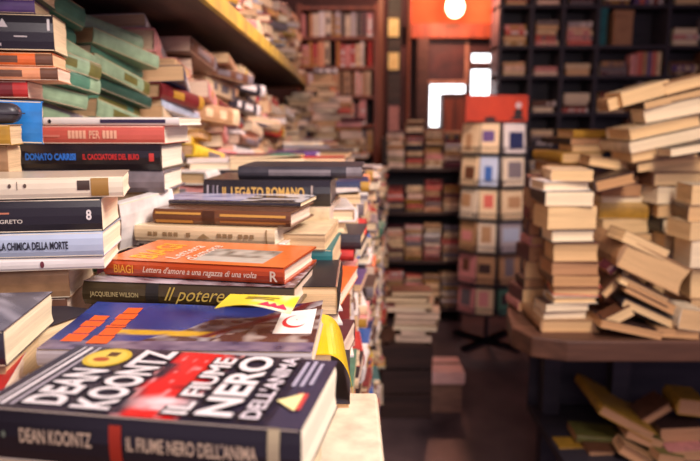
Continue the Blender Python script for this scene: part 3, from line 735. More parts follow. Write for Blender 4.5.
# ------------------------------------------------------------------ random piles
COLS_W = ['cream'] * 3 + ['white'] * 5 + ['ivory'] * 2 + ['black', 'dark brown', 'dark blue', 'red', 'dark red', 'charcoal'] + ['white', 'pink', 'brown', 'dark brown', 'black', 'charcoal', 'grey', 'light grey', 'red', 'red', 'dark red', 'pink', 'pink', 'coral',
          'orange', 'pale orange', 'yellow', 'ochre', 'green', 'teal', 'blue', 'dark blue', 'pale blue', 'purple', 'maroon']
COLS_D = ['tan', 'brown', 'brown', 'dark brown', 'dark red', 'maroon', 'grey', 'charcoal', 'black', 'pink', 'cream', 'ivory', 'coral', 'dark blue', 'olive']
def pile(cx, cy, z0, ztop, name, cols, yaw=0, L=(.17, .21), W=(.11, .14), T=(.014, .036), faces=('spine', 'fore', 'head'), jx=.012, jy=.012, jyaw=7, edge=None, zlist=None, dark=None, frontset=None, lock=None):
    z = z0; items = []; k = 0
    while z < ztop - T[0] * .6:
        t = min(random.uniform(*T), max(ztop - z, T[0] * .6)); f = random.choice(faces); l = random.uniform(*L); w_ = random.uniform(*W)
        items.append((z, t, f, l, w_)); z += t + 0.0004
    n = len(items)
    for i, (zz_, t, f, l, w_) in enumerate(items):
        c = random.choice(cols); wid, dep = (w_, l) if f == 'head' else (l, w_)
        x = cx + random.uniform(-jx, jx); y = cy + random.uniform(-jy, jy)
        yw = yaw + random.uniform(-jyaw, jyaw)
        if edge is not None:    # right hand side of the book flush with the edge
            x = edge + random.uniform(-jx, jx) - wid / 2; y = cy - dep / 2 + random.uniform(-jy, jy)
        kd = random.choice(['paperback', 'paperback', 'hardback'])
        spec((x, y, zz_), l, w_, t, yaw=yw, face=f, col=c, kind=kd, stack=name, ordn=(n - 1 - i, n), band=random.choice([None, 'cream', 'ochre', 'white', 'grey']), flip=random.random() < .5,
             label=None, lift=random.choice([0, 0, 0.004, 0.008]) if kd == 'paperback' and i == n - 1 else 0)
    return z

# crates under the side columns
def crate(x, y, wx, wy, h, label, mat=WOOD_DARK):
    o = empty('crate', (x, y, 0)); m = MB(); t = 0.012; n = max(2, int(h / 0.11))
    for i in range(n):
        z0 = h * i / n + 0.004; z1 = h * (i + 1) / n - 0.004
        m.box(-wx / 2, wx / 2, -wy / 2, -wy / 2 + t, z0, z1); m.box(-wx / 2, wx / 2, wy / 2 - t, wy / 2, z0, z1)
        m.box(-wx / 2, -wx / 2 + t, -wy / 2 + t, wy / 2 - t, z0, z1); m.box(wx / 2 - t, wx / 2, -wy / 2 + t, wy / 2 - t, z0, z1)
    m.build('slats', mat, o)
    m = MB()
    for sx in (-1, 1):
        for sy in (-1, 1): m.box(sx * (wx / 2 - t - 0.012) - 0.012, sx * (wx / 2 - t - 0.012) + 0.012, sy * (wy / 2 - t - 0.012) - 0.012, sy * (wy / 2 - t - 0.012) + 0.012, 0, h)
    m.build('corner_posts', mat, o); MB().box(-wx / 2 + t, wx / 2 - t, -wy / 2 + t, wy / 2 - t, h - 0.014, h).build('board', mat, o)
    return tag(o, label, 'crate')
dcol = [0.82, 0.98, 1.15, 1.33, 1.52, 1.72, 1.94, 2.18, 2.44, 2.72, 3.02, 3.34, 3.70]
names = ['nearest', 'second', 'third', 'fourth', 'fifth', 'sixth', 'seventh', 'eighth', 'ninth', 'tenth', 'eleventh', 'twelfth', 'farthest']
ztop = [1.215, 1.25, 1.262, 1.262, 1.27, 1.262, 1.265, 1.25, 1.235, 1.22, 1.20, 1.17, 1.15]
for i, d in enumerate(dcol):
    zb = 0.78 if d < 1.2 else (0.55 if d < 1.6 else (0.3 if d < 2.3 else 0.0))
    e_ = xe(d) + 0.005
    pile(0, d, zb, ztop[i], 'the %s column along the aisle side' % names[i], COLS_W, edge=e_, jx=.022, jy=.012, L=(.14, .17), W=(.12, .155), T=(.016, .034), jyaw=9)
    force_ = {0: ['black', 'white', 'orange', 'maroon', 'white', 'red', 'cream'], 1: ['cream', 'teal', 'ivory', 'orange', 'white', 'dark red', 'white'], 2: ['white', 'cream', 'charcoal', 'red', 'white', 'pink'], 3: ['white', 'tan', 'white', 'red', 'white', 'blue']}.get(i)
    if force_:
        for q, cn_ in zip(SPECS[::-1], force_): q['col'] = cn_; q['band'] = None
for (a, b, h, nm) in ((0.73, 1.235, 0.78, 'tall dark crate under the nearest aisle side columns'), (1.245, 1.615, 0.55, 'middle dark crate under aisle side columns'), (1.625, 2.30, 0.3, 'low dark crate under aisle side columns')):
    ym = (a + b) / 2; crate(xe(ym) - 0.085, ym, 0.16, b - a, h, nm)

# middle of the counter, between aisle side and wall heap
for i, (px, d, zt) in enumerate(((178, 1.35, 1.30), (222, 1.42, 1.315), (262, 1.42, 1.322), (298, 1.45, 1.30), (232, 1.75, 1.31), (272, 1.75, 1.31), (308, 1.8, 1.30), (285, 2.2, 1.31), (320, 2.25, 1.30), (306, 2.8, 1.31), (332, 2.9, 1.29), (322, 3.5, 1.3), (345, 3.6, 1.28))):
    p = U(px, 160, d)
    pile(p.x, d, PT2 + 0.0005, zt, ['the low heap left of IL LEGATO ROMANO', 'the low heap just behind IL LEGATO ROMANO', 'the low heap behind the dark grey hardback', 'the low heap right of the dark grey hardback'][i] if i < 4 else
         'the %s low heap along the counter' % names[i - 3], COLS_W, L=(.15, .2), jyaw=25, T=(.018, .03))

# left wall heap under the ochre shelf: spines look to the aisle, page ends to the camera
def wallheap(x, d, zt, name, cols, T=(.018, .04), jy=13, L=(.17, .21), jx=.022, faces=('spine', 'spine', 'spine', 'head', 'spine', 'fore'), yaw=82, dip=8):
    k0 = len(SPECS)
    pile(x, d, PT2 + 0.0005 if d > 1.22 else PT2 + 0.004, zt, name, cols, yaw=yaw, jyaw=jy, T=T, faces=faces, L=L, jx=jx, jy=.02)
    for q in SPECS[k0:]:
        if d < 1.4: q['band'] = random.choice([None, None, 'olive', 'pale green'])
        q['pg'] = mixc(q['pg'], lin((170, 124, 84)), 0.55 if d < 1.5 else 0.2); q['M'] = q['M'] @ Matrix.Rotation(R(dip + random.uniform(-3, 3)), 4, 'Y') @ Matrix.Rotation(R(random.uniform(-3, 1)), 4, 'X')
GR = ['green', 'pale green', 'green', 'dark green', 'green', 'pale green', 'grey', 'dark green', 'green']
wallheap(-.44, 1.02, 1.60, 'the green pile left under the ochre shelf', GR, T=(.018, .034), yaw=70, dip=13, jy=8, faces=('spine',))
wallheap(-.405, 1.235, 1.57, 'the green pile right under the ochre shelf', GR + ['pale green'], T=(.016, .034), yaw=72, dip=12, jy=9, faces=('spine',))
WH = ['brown', 'dark brown', 'grey', 'red', 'dark red', 'ochre', 'teal', 'charcoal', 'cream', 'cream', 'ivory', 'cream', 'pink', 'coral', 'red', 'dark blue', 'blue', 'white', 'white', 'tan', 'tan', 'brown', 'purple', 'pink', 'pale orange', 'maroon', 'yellow', 'grey', 'pale blue', 'cream', 'white', 'pink']
k = 0
for (x, d, zt) in ((-.37, 1.44, 1.585), (-.35, 1.65, 1.57), (-.335, 1.86, 1.56), (-.33, 2.07, 1.55), (-.325, 2.28, 1.545), (-.32, 2.50, 1.52), (-.315, 2.72, 1.51), (-.305, 2.95, 1.49), (-.30, 3.2, 1.48), (-.29, 3.5, 1.46), (-.27, 3.8, 1.43)):
    wallheap(x, d, zt, 'the %s wall pile after the green ones' % names[k], WH, T=(.018, .046) if d < 2.2 else (.02, .055), jy=24, jx=.032); k += 1
# on top of the shelf
for k, (y, zt) in enumerate(((1.45, 1.78), (1.62, 1.77), (1.8, 1.8), (2.0, 1.83), (2.2, 1.82), (2.42, 1.85), (2.66, 1.86), (2.92, 1.9), (3.2, 1.92), (3.5, 1.97), (3.8, 1.98), (4.15, 2.0))):
    pile(-0.315, y, SZ + 0.021, zt, 'the %s pile on the ochre edged shelf' % names[k], WH + ['white', 'pink', 'white', 'cream', 'pink'], yaw=82, jyaw=28, jx=.02, L=(.15, .18), W=(.11, .13), T=(.02, .045))
# far end heap
for k, (px, d, zt) in enumerate(((300, 4.3, 1.57), (322, 4.35, 1.72), (336, 4.4, 1.55), (349, 4.3, 1.42))):
    p = U(px, 100, d); pile(p.x, d, PT2 + 0.001, zt, 'the %s tall pile at the counter end' % names[k], ['tan', 'pink', 'brown', 'cream', 'dark brown', 'ivory', 'maroon', 'grey', 'coral'], jyaw=25, jx=.03, T=(.02, .05), L=(.14, .17))

# ------------------------------------------------------------------ yellow book + leaflet (thin, bent)
def sheet(name, P, nu, nv, th, cols, mat, parent=None):
    V = []; Pc = []; Fs = []
    for h in (0, th):
        for j in range(nv + 1):
            for i in range(nu + 1):
                u, v = i / nu, j / nv; q = Vector(P(u, v)); V.append(q + Vector((0, 0, h))); Pc.append(cols(u, v))
    n = (nu + 1) * (nv + 1)
    for j in range(nv):
        for i in range(nu):
            a = j * (nu + 1) + i; Fs.append((a, a + nu + 1, a + nu + 2, a + 1)); Fs.append((n + a, n + a + 1, n + a + nu + 2, n + a + nu + 1))
    for i in range(nu):
        Fs.append((i, i + 1, n + i + 1, n + i)); a = nv * (nu + 1) + i; Fs.append((a + 1, a, n + a, n + a + 1))
    for j in range(nv):
        a = j * (nu + 1); Fs.append((a + nu + 1, a, n + a, n + a + nu + 1)); a += nu; Fs.append((a, a + nu + 1, n + a + nu + 1, n + a))
    return mesh_obj(name, V, Fs, None, mat, parent, smooth=False, pcols=Pc)
yb = empty('book', (-0.050, 0.665, 1.140), R(4))
def YP(u, v):
    a = u * 0.075; k = max(0, u - 0.3) / 0.7
    return (a * (1 - 0.35 * k), (v - 0.5) * 0.13, 0.046 - 0.042 * k ** 2)
YC = lin((236, 196, 24))
sheet('cover', YP, 14, 6, 0.0012, lambda u, v: YC, GLOSS, yb)
m = MB().box(0.0, 0.028, -0.062, 0.064, 0.0, 0.0445); m.c = [lin((232, 210, 170))] * len(m.f); m.build('pages', PAGES, yb, colored=True)
tag(yb, 'bright yellow paperback with drooping cover, right of the blue one', 'book', 'books in ' + S)
sup = spec((-0.03, 0.60, 1.111), 0.15, 0.06, 0.0285, face='head', col='charcoal', stack=S, label='charcoal paperback under the bright yellow paperback', yaw=0)
lf = Uz(259, 307, 1.231)
le = empty('leaflet', (lf.x, lf.y, 1.2305), R(-6))
def LPf(u, v): return ((u - 0.5) * 0.068, (v - 0.5) * 0.05 + 0.0, 0.003 + 0.004 * math.sin(u * 4) * (1 - v) + 0.002)
def LC(u, v): return mixc(lin((240, 216, 60)), lin((236, 226, 200)), (vn(u * 6, v * 5, 40) - 0.4) * 2 if u > 0.4 else 0)
sheet('paper', LPf, 20, 12, 0.0004, LC, INK, le)
lettering('print', le, [('T_', (206, 50, 84), 0.55, 0.12, 0.72, 0.42), ('T_', (206, 50, 84), 0.66, 0.14, 0.82, 0.4), ('T_', (206, 50, 84), 0.76, 0.12, 0.94, 0.4), (None, (150, 130, 60), 0.3, 0.7, 0.75, 0.76), (None, (150, 130, 60), 0.3, 0.56, 0.7, 0.62)], lambda u, v, h: Vector(LPf(u, v)) + Vector((0, 0, 0.0006 + h)))
tag(le, 'yellow printed leaflet lying between Il potere and the blue paperback', 'leaflet')

# ------------------------------------------------------------------ right table with boat-like end
TR = 0.80
rt = empty('display_table', (1.1, 2.1, 0))
a = U(516, 325, 1.95)
pts = [(1.9, 1.80), (0.60, 1.80), (0.51, 1.84), (0.475, 1.93), (0.50, 2.1), (0.58, 2.4), (1.9, 2.5)]
pts = pts[::-1]
MB().prism([(x - 1.1, y - 2.1) for x, y in pts], TR - 0.062, TR).build('table_top', WOOD_TABLE, rt, bevel=0.006)
for (x, y) in ((0.95, 2.3), (0.74, 2.4), (1.8, 1.95), (1.8, 2.4)): MB().box(x - 1.13, x - 1.07, y - 2.13, y - 2.07, 0, TR - 0.062).build('leg', WOOD_BLACK, rt)
MB().box(-0.42, 0.75, -0.22, 0.38, 0.30, 0.33).build('lower_shelf', WOOD_BLACK, rt)
MB().box(-0.42, 0.75, 0.36, 0.38, 0.33, TR - 0.062).build('back_panel', WOOD_BLACK, rt)
tag(rt, 'wooden table with rounded end carrying the book stacks at right', 'table')

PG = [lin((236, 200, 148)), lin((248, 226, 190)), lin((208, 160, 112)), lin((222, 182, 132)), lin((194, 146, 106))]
def stackR(name, rows, D, xs_, yaw=0, W=0.15, faces=None, sink=None):
    """rows: bottom to top (x0, x1, y_bottom, y_top, face, colour, page index)"""
    n = len(rows)
    for i, (x0, x1, y1, y0, f, c, pi_) in enumerate(rows):
        z0 = U(x0, y1, D).z; z1 = U(x0, y0, D).z
        if i == 0: z0 = TR + 0.0004
        wd = (x1 - x0) / F * D; x = U((x0 + x1) / 2, (y0 + y1) / 2, D).x
        L, W_ = (wd * 1.42, wd) if f == 'head' else (wd, wd * 0.72)
        spec((x, D + random.uniform(-.008, .008), z0), L, W_, z1 - z0 - 0.0004, yaw=yaw + random.uniform(-11, 11), face=f, col=c, kind=random.choice(['paperback', 'hardback']), stack=name, ordn=(n - 1 - i, n), pg=PG[pi_], force=True)
R1 = 'the left stack on the right table'
stackR(R1, [(540, 600, 337, 319, 'head', 'tan', 3), (543, 588, 319, 311, 'fore', 'cream', 1), (544, 590, 311, 303, 'fore', 'dark brown', 1), (552, 598, 303, 296, 'fore', 'ivory', 0), (553, 601, 296, 286, 'fore', 'coral', 3),
             (552, 599, 286, 275, 'head', 'brown', 2), (551, 600, 275, 262, 'fore', 'tan', 4), (552, 600, 262, 242, 'fore', 'brown', 3), (550, 596, 242, 229, 'fore', 'charcoal', 1), (546, 598, 229, 206, 'fore', 'tan', 0),
             (545, 593, 206, 191, 'head', 'dark brown', 1), (543, 593, 191, 181, 'fore', 'white', 1), (552, 593, 181, 170, 'head', 'cream', 0)], 1.88, None)
R2 = 'the right table stack with yellow edges'
stackR(R2, [(602, 656, 308, 290, 'fore', 'brown', 4), (602, 655, 290, 270, 'head', 'dark red', 3), (604, 652, 270, 252, 'fore', 'brown', 3), (603, 650, 252, 233, 'fore', 'dark brown', 3), (600, 650, 233, 219, 'fore', 'cream', 0),
             (600, 648, 219, 203, 'spine', 'ochre', 0), (602, 646, 203, 196, 'fore', 'yellow', 1), (600, 642, 196, 184, 'head', 'dark red', 4), (598, 640, 184, 176, 'head', 'maroon', 4)], 2.18, None)
R3 = 'the stack behind the leaning table heap'
stackR(R3, [(655, 712, 316, 296, 'fore', 'tan', 3), (655, 712, 296, 268, 'head', 'brown', 3), (658, 710, 268, 250, 'fore', 'cream', 1), (663, 706, 250, 233, 'fore', 'dark brown', 0), (660, 700, 233, 218, 'head', 'black', 1), (658, 702, 218, 204, 'fore', 'charcoal', 3),
             (656, 700, 204, 186, 'fore', 'black', 1), (652, 706, 186, 172, 'head', 'brown', 0), (650, 708, 172, 158, 'fore', 'tan', 0)], 2.12, None)
R6 = 'the stack at the far right edge of picture'
stackR(R6, [(690, 750, 335, 300, 'head', 'brown', 3), (692, 748, 300, 268, 'fore', 'tan', 0), (690, 750, 268, 240, 'fore', 'dark brown', 1), (688, 745, 240, 222, 'fore', 'cream', 0), (690, 748, 222, 205, 'head', 'brown', 3), (692, 746, 205, 185, 'fore', 'ivory', 0)], 1.95, None)
R7 = 'the short stack at the back of right table'
stackR(R7, [(552, 602, 296, 262, 'fore', 'brown', 3), (555, 600, 262, 225, 'fore', 'dark brown', 3), (554, 600, 225, 190, 'fore', 'brown', 3), (550, 598, 190, 172, 'fore', 'tan', 2), (545, 590, 172, 163, 'fore', 'brown', 2), (560, 606, 163, 152, 'head', 'ochre', 3), (572, 620, 152, 145, 'fore', 'dark brown', 3), (570, 622, 145, 138, 'head', 'black', 4), (572, 624, 138, 130, 'spine', 'ochre', 3)], 2.34, None)

def rolled(name, rows, grp):
    n = len(rows)
    for i, (cx, cy, w_, h, D, rl, f, c, pi_) in enumerate(rows):
        p = U(cx, cy, D); wd = w_ / F * D; T = h / F * D
        q = Matrix.Rotation(R(rl), 4, 'Y') @ Vector((0, 0, -T / 2))
        L, W_ = (wd * 1.42, wd) if f == 'head' else (wd, wd * 0.72)
        spec(p + q, L, W_, T, yaw=random.uniform(-6, 6), roll=rl, face=f, col=c, kind=random.choice(['paperback', 'hardback']), stack=name, ordn=(i, n), pg=PG[pi_], force=True)
R10 = 'the small pile on the rounded table end'
stackR(R10, [(520, 548, 322, 311, 'head', 'brown', 3), (518, 545, 311, 302, 'head', 'pink', 2), (521, 547, 302, 288, 'head', 'maroon', 3), (524, 546, 288, 279, 'head', 'dark brown', 4), (526, 548, 279, 262, 'head', 'tan', 3), (528, 550, 262, 246, 'head', 'maroon', 4), (530, 548, 246, 236, 'head', 'pink', 3), (528, 549, 236, 220, 'head', 'brown', 4), (530, 550, 220, 208, 'head', 'dark red', 2), (529, 547, 208, 190, 'head', 'tan', 4), (531, 549, 190, 176, 'head', 'maroon', 3)], 2.08, None)
R4 = 'the slanting fan at upper right'
rolled(R4, [(687, 84, 44, 12, 2.1, -14, 'fore', 'tan', 0), (646, 93, 50, 14, 2.1, -15, 'fore', 'cream', 0), (674, 99, 60, 7, 2.1, -13, 'head', 'dark brown', 3), (616, 103, 16, 12, 2.12, -15, 'head', 'tan', 0), (674, 110, 58, 17, 2.1, -11, 'fore', 'dark brown', 1),
            (666, 127, 74, 12, 2.1, -12, 'fore', 'cream', 0), (668, 140, 76, 11, 2.1, -12, 'head', 'ivory', 1), (694, 149, 46, 8, 1.98, -10, 'fore', 'black', 1), (664, 152, 66, 10, 2.1, -11, 'fore', 'tan', 0), (668, 163, 62, 9, 2.12, -9, 'head', 'brown', 0)], R4)
R8 = 'the loose pair over the yellow edged stack'
rolled(R8, [(612, 164, 46, 10, 2.18, 9, 'fore', 'tan', 0), (616, 182, 40, 12, 2.05, -14, 'head', 'dark brown', 2)], R8)
R5 = 'the leaning heap in front on the right table'
rolled(R5, [(646, 246, 52, 12, 1.83, 24, 'fore', 'brown', 0), (655, 268, 74, 30, 1.83, 25, 'head', 'tan', 3), (645, 291, 58, 10, 1.83, 26, 'fore', 'dark brown', 0), (655, 301, 66, 10, 1.83, 26, 'fore', 'tan', 2), (650, 314, 62, 10, 1.83, 24, 'head', 'black', 0),
            (692, 320, 26, 22, 1.8, 8, 'head', 'ivory', 3), (618, 318, 34, 11, 1.82, -28, 'fore', 'brown', 0), (632, 330, 66, 9, 1.81, 12, 'fore', 'dark brown', 2), (622, 262, 34, 8, 1.86, -40, 'spine', 'maroon', 3), (617, 283, 40, 9, 1.86, -48, 'fore', 'brown', 3), (678, 334, 44, 9, 1.81, 3, 'fore', 'tan', 2)], R5)
R9 = 'the dim jumble beneath the right table'
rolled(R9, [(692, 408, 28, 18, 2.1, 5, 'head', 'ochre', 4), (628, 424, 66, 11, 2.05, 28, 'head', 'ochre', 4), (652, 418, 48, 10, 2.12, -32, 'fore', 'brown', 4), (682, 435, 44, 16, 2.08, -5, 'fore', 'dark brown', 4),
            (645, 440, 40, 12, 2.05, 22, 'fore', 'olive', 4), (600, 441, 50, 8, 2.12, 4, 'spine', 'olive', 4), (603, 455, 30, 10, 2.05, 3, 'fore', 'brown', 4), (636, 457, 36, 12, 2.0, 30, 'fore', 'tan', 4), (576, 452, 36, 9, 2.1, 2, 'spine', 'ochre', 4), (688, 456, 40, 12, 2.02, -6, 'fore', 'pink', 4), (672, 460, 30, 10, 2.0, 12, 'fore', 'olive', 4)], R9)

# ------------------------------------------------------------------ crates and box in the middle of the room
p = U(407, 345, 3.05); crate(p.x, 3.2, 0.24, 0.3, p.z, 'dark slatted crate on the floor carrying a book stack')
z = p.z + 0.001
pile(p.x + 0.02, 3.08, z, U(400, 292, 3.05).z, 'the small stack on the floor crate', ['cream', 'tan', 'ivory', 'pink', 'brown', 'charcoal', 'cream'], jx=.03, jyaw=12, faces=('fore', 'head', 'fore'), T=(.02, .035))
p = U(445, 385, 3.1); ob = empty('cardboard_box', (p.x, 3.22, 0))
hb = p.z
MB().box(-0.085, 0.085, -0.11, 0.11, 0, hb).build('box_body', CARD, ob, bevel=0.003)
MB().box(-0.085, 0.0, -0.11, 0.11, hb, hb + 0.003).box(0.002, 0.085, -0.11, 0.11, hb, hb + 0.003).build('flaps', CARD, ob)
tag(ob, 'small brown cardboard box on the floor beside the crate', 'box')
ob = empty('paper_bundle', (p.x, 3.22, hb + 0.0035))
MB().box(-0.095, 0.095, -0.125, 0.1, 0, 0.06).build('bundle', PINKP, ob, bevel=0.004); MB().box(-0.097, 0.097, -0.01, 0.01, -0.0, 0.0615).build('string', WOOD_DARK, ob)
tag(ob, 'pale pink bundle of paper on the small cardboard box', 'bundle')

# shelves of dim stacks in the middle distance
mc = empty('bookcase', (U(424, 200, 4.6).x, 4.75, 0)); a = U(386, 200, 4.6).x - mc.location.x; b = U(462, 200, 4.6).x - mc.location.x
m = MB(); m.box(a - .02, a, -0.15, 0.2, 0, 1.28).box(b, b + .02, -0.15, 0.2, 0, 1.28); m.build('side_panel', WOOD_DARK, mc)
shz = [0.08, 0.42, 0.76, 1.06]
for zz_ in shz: MB().box(a, b, -0.15, 0.2, zz_, zz_ + .02).build('shelf_board', WOOD_DARK, mc)
MB().box(a, b, 0.2, 0.215, 0, 1.28).build('back_panel', WOOD_BLACK, mc)
tag(mc, 'low dark bookcase of untidy stacks left of the card rack', 'bookcase')
wn = ['leftmost', 'second', 'third', 'rightmost']
ln = ['bottom', 'lower', 'upper', 'top']
DM = ['brown', 'dark brown', 'maroon', 'tan', 'grey', 'pink', 'charcoal', 'dark red', 'coral', 'tan']
for j, zz_ in enumerate(shz):
    for i in range(4):
        x = mc.location.x + a + (b - a) * (i + 0.5) / 4
        top = (shz[j + 1] - 0.05) if j < 3 else (1.30 + (0.14 if i in (1, ) else 0.04))
        pile(x, 4.62, zz_ + .0205, top - random.uniform(0, .06), 'the %s stack on the %s dark bookcase shelf' % (wn[i], ln[j]), DM, L=(.105, .118), W=(.09, .105), T=(.016, .04), jyaw=7, jx=.004, faces=('spine', 'spine', 'fore'))

# ------------------------------------------------------------------ back-left bookcase
Y5 = 5.05
bl = empty('bookcase', (U(340, 100, Y5).x, Y5, 0)); bx = bl.location.x
x0 = U(302, 100, Y5).x - bx; x1 = U(374, 100, Y5).x - bx
lines = [153, 126, 97, 68, 38, 8]
zl_ = [U(340, y, Y5).z for y in lines]
m = MB().box(x0 - .03, x0, 0, .3, 0, zl_[-1] + .03); m.build('side_panel', WOOD_RED, bl); MB().box(x1, x1 + .03, 0, .3, 0, zl_[-1] + .03).build('side_panel', WOOD_RED, bl)
for zz_ in zl_ + [zl_[0] - .25, zl_[0] - .5, zl_[0] - 0.75]: MB().box(x0, x1, 0.0, .3, zz_ - .012, zz_ + .012).build('shelf_board', WOOD_RED, bl)
MB().box(x0, x1, .3, .31, 0, zl_[-1]).build('back_panel', WOOD_DARK, bl)
tag(bl, 'tall red brown bookcase against the back wall, left of the post', 'bookcase')
rowp = [['grey', 'tan', 'brown', 'cream'], ['tan', 'cream', 'grey', 'pink', 'light grey'], ['cream', 'tan', 'pale orange', 'orange', 'pink'], ['pink', 'cream', 'coral', 'red', 'pale orange', 'pink'], ['dark brown', 'pink', 'white', 'maroon', 'pink', 'ivory', 'light grey']]
rn = ['lowest', 'fourth', 'third', 'second', 'top']
for j in range(5):
    x = bx + x0 + .004; k = 0; row_ = []
    while x < bx + x1 - .03:
        t = random.uniform(.022, .05); h = min(random.uniform(.15, .19), zl_[j + 1] - zl_[j] - .035)
        if random.random() > 0.06: row_.append((x, t, h))
        x += t + .001
    for k, (x, t, h) in enumerate(row_):
        # upright: spine faces the room
        c = random.choice(rowp[j])
        M = Matrix.Translation((x, Y5 + .015, zl_[j] + .0125)) @ Matrix.Rotation(R(0), 4, 'Z')
        s = spec((0, 0, 0), h, .12, t, col=c, stack='the red bookcase %s row' % rn[j], band=random.choice([None, 'ochre', 'white', 'dark brown']))
        # local x (length) -> up, local z (thickness) -> world x
        s['M'] = M @ Matrix(((0, 0, 1, 0), (0, 1, 0, 0), (-1, 0, 0, h / 2), (0, 0, 0, 1))) ; s['ordn'] = ('L', k, len(row_))

# ------------------------------------------------------------------ back-right black shelving
Y6 = 5.55
br = empty('shelving_unit', (U(600, 100, Y6).x, Y6, 0)); rx = br.location.x
vx = [498, 529, 560, 594, 664, 735]; hy = [250, 215, 182, 148, 114, 77, 47, 6, -30]
vz = [U(500, y, Y6).z for y in hy]; vX = [U(v, 100, Y6).x - rx for v in vx]
for v in vX: MB().box(v - .014, v + .014, 0, .3, 0, vz[-1]).build('upright', WOOD_BLACK, br)
for zz_ in vz: MB().box(vX[0] - .014, vX[-1] + .014, 0.004, .296, zz_ - .014, zz_ + .014).build('shelf_board', WOOD_BLACK, br)
MB().box(vX[0], vX[-1], .3, .31, 0, vz[-1]).build('back_panel', WOOD_BLACK, br)
tag(br, 'wide black shelving with dim books across the back wall at right', 'shelving')
cn = ['first', 'second', 'third', 'fourth', 'fifth']; rnn = ['eighth', 'seventh', 'sixth', 'fifth', 'fourth', 'third', 'second', 'top']
DK = ['pink', 'tan', 'grey', 'maroon', 'brown', 'coral', 'charcoal', 'light grey', 'dark red', 'purple', 'pink', 'tan', 'cream']
for j in range(2, 8):
    for i in range(5):
        xa, xb = rx + vX[i] + .016, rx + vX[i + 1] - .016; wdt = xb - xa; zb = vz[j] + .0145; ht = vz[j + 1] - vz[j] - .03
        nm = 'the %s row, %s column of black shelving' % (rnn[j], cn[i])
        if i < 3: pile((xa + xb) / 2, Y6 + .02, zb, zb + ht * random.uniform(.45, .8) - .03, nm, DK, L=(wdt * .75, wdt * .88), W=(.12, .15), T=(.025, .05), jyaw=1, jx=.006, faces=('spine', 'fore', 'spine'))
        elif (i + j) % 3 != 0 or j < 6:
            pile(xa + .13, Y6 + .02, zb, zb + ht * random.uniform(.4, .75) - .03, nm, DK, L=(.18, .22), W=(.12, .15), T=(.03, .05), jyaw=1, jx=.006, faces=('spine', 'fore', 'spine'))
            x = xa + .27; k = 0; row_ = []
            while x < xb - .05:
                t = random.uniform(.025, .05); h = min(random.uniform(.15, .24), ht - .02); row_.append((x, t, h)); x += t + .001
            for k, (x, t, h) in enumerate(row_):
                s = spec((0, 0, 0), h, .12, t, col=random.choice(DK), stack=nm)
                s['M'] = Matrix.Translation((x, Y6 + .02, zb)) @ Matrix(((0, 0, 1, 0), (0, 1, 0, 0), (-1, 0, 0, h / 2), (0, 0, 0, 1))); s['ordn'] = ('L', k, len(row_))
def simplebox(name, x0, x1, y0, y1, Y, dep, mat, label, cat):
    zf = min(vz, key=lambda q: abs(q + .014 - U(x0, y1, Y).z)) + .0145; a = U(x0, y1, Y); b = U(x1, y0, Y); o = empty(name, ((a.x + b.x) / 2, Y, zf)); h = (b.x - a.x) / 2; H = b.z - zf
    MB().box(-h, h, 0, dep, 0, H * .8).build('box_body', mat, o, bevel=.004); MB().box(-h - .003, h + .003, -.003, dep + .003, H * .8, H).build('lid', mat, o, bevel=.003)
    tag(o, label, cat)
TEAL = proc('teal_card', (22, 84, 92), (34, 112, 118), (12, 12, 12), 0.6)
BEIGE = proc('beige_card', (150, 110, 84), (176, 134, 100), (12, 12, 12), 0.7)
simplebox('file_box', 598, 608, 8, 46, Y6 + .01, .2, TEAL, 'narrow teal box upright on the top of the black shelving', 'box')
simplebox('file_box', 613, 634, 10, 46, Y6 + .01, .2, BEIGE, 'beige box beside the teal one on the black shelving', 'box')

# ------------------------------------------------------------------ spinner rack with booklets
YR = 4.0
rc = U(496, 200, YR); rk = empty('display_rack', (rc.x, YR + .16, 0))
def rz_(y): return U(496, y, YR).z
MB().tube((0, 0, .03), (0, 0, rz_(98)), .014).build('pole', METAL, rk)
m = MB()
for t in range(4): m.box(-.24, .24, -.02, .02, 0, .03, M=Matrix.Rotation(R(45 + 90 * (t % 2)), 4, 'Z'))
m.build('base', METAL, rk)
rows_ = [(153, 123), (186, 156), (219, 189), (252, 222), (284, 255), (314, 288)]
